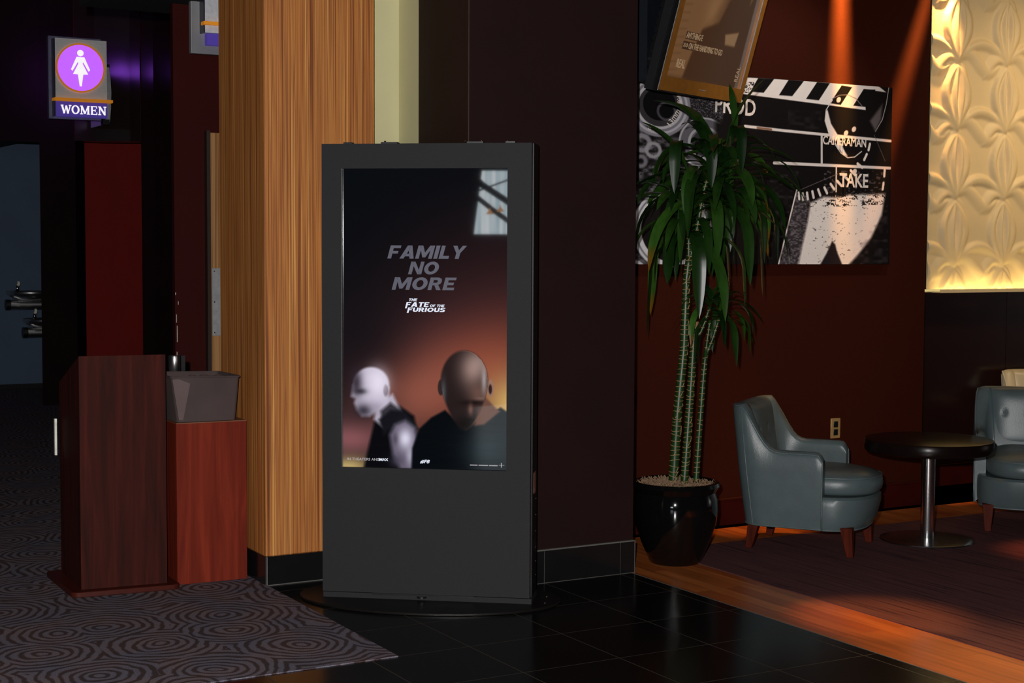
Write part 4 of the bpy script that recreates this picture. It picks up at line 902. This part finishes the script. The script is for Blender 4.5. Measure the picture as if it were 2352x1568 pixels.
# ---------------------------------------------------------------- armchairs
def sstep(a, b, x): t = min(1, max(0, (x-a)/(b-a))); return t*t*(3-2*t)
def make_chair(name, label, leather, piping, loc, heading, group):
    # local +x is forward, z up
    r = tag(empty(name, loc, heading), label, 'armchair', group)
    path = []
    HWd, ub, rc = .295, -.285, .11
    for u_ in np.linspace(.125, ub+rc, 16): path.append((u_, -HWd))
    for a in np.linspace(0, math.pi/2, 8)[1:]: path.append((ub+rc-rc*math.sin(a), -HWd+rc-rc*math.cos(a)))
    for v_ in np.linspace(-HWd+rc, HWd-rc, 10)[1:]: path.append((ub, v_))
    for a in np.linspace(0, math.pi/2, 8)[1:]: path.append((ub+rc-rc*math.cos(a), HWd-rc+rc*math.sin(a)))
    for u_ in np.linspace(ub+rc, .125, 16)[1:]: path.append((u_, HWd))
    n = len(path); sec = []; tops = []; bots = []
    for i, (a, b) in enumerate(path):
        p0 = path[max(i-1, 0)]; p1 = path[min(i+1, n-1)]; tx, ty = p1[0]-p0[0], p1[1]-p0[1]; L = math.hypot(tx, ty)
        nx, ny_ = -ty/L, tx/L
        if nx*(-0.05-a)+ny_*(0-b) < 0: nx, ny_ = -nx, -ny_      # inward
        h = .520+.222*sstep(-.055, -.215, a) if True else 0
        h = .519+.223*(1-sstep(-.225, -.05, a))**2.2
        fe = .125-a
        if fe < .035: h -= .035-math.sqrt(max(0, .035**2-(.035-fe)**2))
        lean = lambda z: -(z-.14)*.125*(1-sstep(-.26, .05, a))
        T = .058+.022*(1-sstep(-.25, -.1, a)); col = []
        for z in (.135, .15, .22, .32, .42, h-.03):
            blg = .006*math.sin(math.pi*min(1, max(0, (z-.14)/(h-.14))))
            z = min(z, h-.03); col.append((a+lean(z)-nx*blg, b-ny_*blg, z))
        for k in range(1, 6):
            an = math.pi*k/6; col.append((a+lean(h)+nx*T/2*(1-math.cos(an)), b+ny_*T/2*(1-math.cos(an)), h-.03+.03*math.sin(an)))
        for z in (h-.03, .46, .38, .28, .2):
            z = min(z, h-.03); Ti = T*(1.0+.5*sstep(h, .3, z)*(1-sstep(-.28, -.1, a))); col.append((a+lean(z)+nx*Ti, b+ny_*Ti, z))
        sec.append(col); tops.append(col[5]); bots.append((col[0][0], col[0][1], col[0][2]))
    sh = MB().rings(sec, cap=True, closed=True).build('shell', leather, r, smooth=True)
    sh.data.set_sharp_from_angle(angle=math.radians(60))
    pm = MB(); tp_ = [s[6] for s in sec]; tp_ = [(x, y, z+.002) for x, y, z in tp_]
    front = lambda c: [c[k] for k in (0, 2, 4, 5, 6)]
    pm.tube([c for c in front(sec[0])]+tp_[1:-1]+[c for c in front(sec[-1])][::-1], .0042, 6)
    pm.tube([(x, y, z+.004) for x, y, z in bots], .0042, 6)
    for idx in (17, n-18): pm.tube([sec[idx][k] for k in range(6)], .003, 6)
    pm.build('piping', piping, sh, smooth=True)
    def dshape(uf, hw, e=2.5, u0=-.20, uj=.10, n_=26):
        pts = [(u0, hw)]; pts = [(u0, -hw)]
        for k in range(n_+1):
            a = -math.pi/2+math.pi*k/n_; c, s1 = math.cos(a), math.sin(a)
            pts.append((uj+(uf-uj)*abs(c)**(2/e), hw*math.copysign(abs(s1)**(2/e), s1)))
        pts.append((u0, hw)); return pts
    rs = [[(x*1.0, y, z) for x, y in dshape(uf, hw)] for z, uf, hw in ((.128, .27, .262), (.135, .30, .275), (.17, .325, .282), (.25, .345, .284), (.285, .345, .282), (.297, .33, .272))]
    MB().rings(rs).build('seat_base', leather, r, smooth='auto')
    MB().tube([(x, y, .134) for x, y in dshape(.302, .277)[1:-1]], .004, 6).build('piping', piping, bpy.data.objects[r.children[-1].name] if False else r, smooth=True)
    rs = []
    for z, k in ((.299, -.03), (.303, -.012), (.318, .0), (.345, .006), (.375, .0), (.395, -.02), (.410, -.06), (.420, -.11), (.425, -.16)):
        rs.append([(x, y, z) for x, y in dshape(.352+k, .234+min(k, 0)*.9+.004*(k > -.05) if True else 0, 2.6, -.20, .05)])
    cu = MB().rings(rs).build('seat_cushion', leather, r, smooth=True)
    MB().tube([(x, y, .386) for x, y in dshape(.350, .232, 2.6, -.2, .05)[1:-1]], .0035, 6).build('piping', piping, cu, smooth=True)
    # back cushion with tufts
    bt = MB(); G = []
    nu, nv = 41, 25
    for j in range(nv):
        zz = .40+.335*j/(nv-1); row = []
        for i in range(nu):
            yy = -.215+.43*i/(nu-1); e1 = 1-abs(2*i/(nu-1)-1)**4; e2 = 1-abs(2*j/(nv-1)-1)**6
            xx = -.215-(zz-.14)*.125+.045*e1**.6*max(e2, 0)**.5
            for by in (-.135, .0, .135):
                d2 = (yy-by)**2+(zz-.60)**2; xx -= .009*math.exp(-d2/.00016)
            row.append((xx, yy, zz-.004*(1-e1)))
        G.append(row)
    b0_ = len(bt.v)
    for row in G: bt.v += row
    for j in range(nv-1):
        for i in range(nu-1): q = j*nu+i; bt.f.append((q, q+1, q+nu+1, q+nu))
    back = [(x-.05, y, z) for row in G for x, y, z in row]; o2 = len(bt.v); bt.v += [(-.27-(z-.14)*.125, y, z) for _, y, z in back]
    for j in range(nv-1):
        for i in range(nu-1): q = o2+j*nu+i; bt.f.append((q+nu, q+nu+1, q+1, q))
    bd = [i for i in range(nu)]+[j*nu+nu-1 for j in range(1, nv)]+[(nv-1)*nu+i for i in range(nu-2, -1, -1)]+[j*nu for j in range(nv-2, 0, -1)]
    for a, b in zip(bd, bd[1:]+bd[:1]): bt.f.append((b, a, a+o2, b+o2))
    bkc = bt.build('back_cushion', leather, r, smooth=True)
    for by in (-.135, 0, .135): MB().lathe([(0.0001, .004), (.006, .003), (.009, 0)], (0, 0, 0), 12).build('button', piping, bkc, smooth=True).matrix_local = Matrix.Translation((-.215-(.46)*.125+.045-.012, by, .60)) @ Matrix.Rotation(math.pi/2, 4, 'Y')
    for lu, lv, in ((.235, -.225), (.235, .225), (-.235, -.195), (-.235, .195)):
        sl = .02 if lu > 0 else -.03
        q = [[(lu+sx_*w_+off, lv+sy_*w_, z) for sx_, sy_ in ((-1, -1), (1, -1), (1, 1), (-1, 1))] for z, w_, off in ((0.003, .0165, sl), (.15, .030, 0))]
        MB().rings(q).build('leg', M['cherryleg'], r, bevel=.003)
    return r
G_ = 'leather armchairs of the lounge'
make_chair('armchair', 'grey teal leather armchair seen from its side, between the potted plant and round table', M['leather'], M['piping'], (5.178, 5.99, 0), math.atan2(-.812, .583), G_)
make_chair('armchair', 'grey teal leather armchair right of the round table, facing the viewer', M['leather'], M['piping'], (6.63, 5.86, 0), math.atan2(-.70, -.71), G_)
make_chair('armchair', 'cream leather armchair at the back, under the carved floral panel', M['cream'], M['cpiping'], (7.92, 6.72, 0.0), math.atan2(-.97, -.22), G_)

# ---------------------------------------------------------------- pedestal table
tb = tag(empty('side_table', (5.815, 5.81, 0)), 'low round table with dark lacquered top and steel pedestal', 'table')
MB().lathe([(0.0001, .470), (.318, .470), (.326, .474), (.328, .48), (.328, .528), (.325, .533), (.316, .535), (0.0001, .535)], (0, 0, 0), 96).build('tabletop', M['tabletop'], tb, smooth='auto')
MB().lathe([(.036, .014), (.036, .470)], (0, 0, 0), 40).build('pedestal', M['steel2'], tb, smooth='auto')
MB().lathe([(0.0001, .003), (.238, .003), (.243, .006), (.240, .011), (.22, .014), (.05, .017), (0.0001, .017)], (0, 0, 0), 96).build('base_disc', M['steel2'], tb, smooth='auto')

# ---------------------------------------------------------------- wall outlet
ot = tag(empty('wall_outlet', (5.91, 6.68, .435)), 'small brass toned electrical outlet low on the orange wall beside the teal armchair', 'outlet')
MB().box(0, .072, -.006, -.0005, 0, .115).build('cover_plate', M['outletpl'], ot, bevel=.003)
for z in (.063, .017): MB().box(.020, .052, -.009, -.006, z, z+.035).build('socket', M['blackpl'], ot, bevel=.002)

# ---------------------------------------------------------------- carved floral panel
pn = tag(empty('relief_panel', (7.055, 7.10, 1.27)), 'cream carved floral relief panel lit warmly on the dark back wall', 'wall panel')
T0 = .430; PWd, PHt = 2.3, 1.93; step = .0062
xs = np.arange(0, PWd, step); zs = np.arange(0, PHt+step, step); X, Z = np.meshgrid(xs, zs)
def petal(px_, pz_, pts, w0, wm2, amp, ridge=1):
    # pts: spine; returns height
    best = np.full(px_.shape, 1e9); along = np.zeros(px_.shape); side = np.zeros(px_.shape); tot = 0; segs = []
    for a, b in zip(pts[:-1], pts[1:]): L = math.hypot(b[0]-a[0], b[1]-a[1]); segs.append((a, b, tot, L)); tot += L
    for a, b, s0, L in segs:
        dx, dz = b[0]-a[0], b[1]-a[1]; t = np.clip(((px_-a[0])*dx+(pz_-a[1])*dz)/(L*L), 0, 1); ex = px_-a[0]-t*dx; ez = pz_-a[1]-t*dz
        d = np.hypot(ex, ez); k = d < best; best = np.where(k, d, best); along = np.where(k, (s0+t*L)/tot, along); side = np.where(k, np.sign(dx*ez-dz*ex), side)
    w = w0+(wm2-w0)*np.sin(np.pi*np.clip(along, 0, 1))**.8
    q = np.clip(best/w, 0, 1.0); s = side*q
    return np.where(q < 1, amp*(1-q*q)**.7*(0.75+0.35*s)*(0.55+0.45*np.sin(np.pi*np.clip(along*.9+.06, 0, 1))), 0)
Hh = np.zeros(X.shape)
def spine(f, n=12): return [f(i/n) for i in range(n+1)]
k_ = T0/.43
for ix in range(-2, 7):
    for iz in range(-1, 6):
        kx = .225+ix*T0; kz = .145+iz*T0; lx = X-kx; lz = Z-kz
        msk = (lx > -.3) & (lx < .5) & (lz > -.2) & (lz < .5)
        if not msk.any(): continue
        a, b = lx[msk], lz[msk]; h = np.zeros(a.shape)
        # upright bud of three petals
        for amp, f, w0, w1 in ((.034, lambda t: (-.098*math.sin(math.pi*t**1.25)*(1-.1*t), .0+.415*t), .006, .036),
                               (.034, lambda t: (.092*math.sin(math.pi*t**1.25), .0+.415*t), .006, .040),
                               (.040, lambda t: (-.030*math.sin(math.pi*t**1.1)+.004, .0+.41*t), .006, .030),
                               (.038, lambda t: (.030*math.sin(math.pi*t**1.4)+.012, .03+.36*t), .005, .028),
                               (.026, lambda t: (.43*t, .120*math.sin(math.pi*t)**.85), .007, .036),
                               (.022, lambda t: (.37*t, .055*math.sin(2*math.pi*t)-.01*t), .007, .046),
                               (.022, lambda t: (-.20*t, .055*math.sin(math.pi*t)-.09*t*t), .007, .040),
                               (.016, lambda t: (.085*t**.7, -.0-.10*t**1.3), .004, .020), (.016, lambda t: (-.10*t**.7, -.0-.11*t**1.3), .004, .020)):
            h = np.maximum(h, petal(a, b, spine(f), w0, w1, amp))
        Hh[msk] = np.maximum(Hh[msk], h)
K = np.array([1, 2, 1])/4.0
for _ in range(2):
    Hh = np.apply_along_axis(lambda r: np.convolve(r, K, 'same'), 0, Hh); Hh = np.apply_along_axis(lambda r: np.convolve(r, K, 'same'), 1, Hh)
nz_, nx_ = X.shape; n = nz_*nx_
me = bpy.data.meshes.new('relief_face'); me.vertices.add(n); me.vertices.foreach_set('co', np.stack([X.ravel(), -Hh.ravel()*1.15, Z.ravel()], 1).astype(np.float32).ravel())
j, i = np.meshgrid(np.arange(nz_-1), np.arange(nx_-1), indexing='ij'); b = (j*nx_+i).ravel(); q = np.stack([b, b+1, b+1+nx_, b+nx_], 1).astype(np.int32)
me.loops.add(len(q)*4); me.loops.foreach_set('vertex_index', q.ravel()); me.polygons.add(len(q)); me.polygons.foreach_set('loop_start', np.arange(len(q), dtype=np.int32)*4); me.polygons.foreach_set('loop_total', np.full(len(q), 4, np.int32))
me.polygons.foreach_set('use_smooth', np.ones(len(q), bool)); me.update(); me.validate()
M['relief'] = plain('cream plaster relief', cl(214, 190, 146), 0.6, nscale=4, vary=0.03)
me.materials.append(M['relief']); rf = bpy.data.objects.new('relief_face', me); COL.objects.link(rf); rf.parent = pn
MB().box(0, PWd, .001, .03, 0, PHt).build('backing', M['relief'], pn)
MB().box(-.0, PWd, -.03, .05, PHt, PHt+.03).build('top_rail', M['relief'], pn)
# LED strip tucked on a ledge below and in front of the panel's foot
led = emit('warm LED strip', (1.0, 0.83, 0.36), 42.0)
lg = tag(empty('led_light_bar', (7.055, 7.02, 1.243)), 'thin warm LED bar along the foot of the floral panel', 'light')
MB().box(0.045, PWd, .0, .08, 0.006, 0.010).box(0.045, PWd, 0, .004, .010, .026).build('tray', M['relief'], lg)
st = MB(); st.v = [(0.07, .02, .014), (PWd, .02, .014), (PWd, .026, .014), (0.07, .026, .014), (0.07, .02, .0105), (PWd, .02, .0105), (PWd, .026, .0105), (0.07, .026, .0105)]
st.f = [(0, 1, 2, 3), (4, 7, 6, 5), (0, 4, 5, 1), (1, 5, 6, 2), (2, 6, 7, 3), (3, 7, 4, 0)]
st.build('lamp_strip', led, lg)
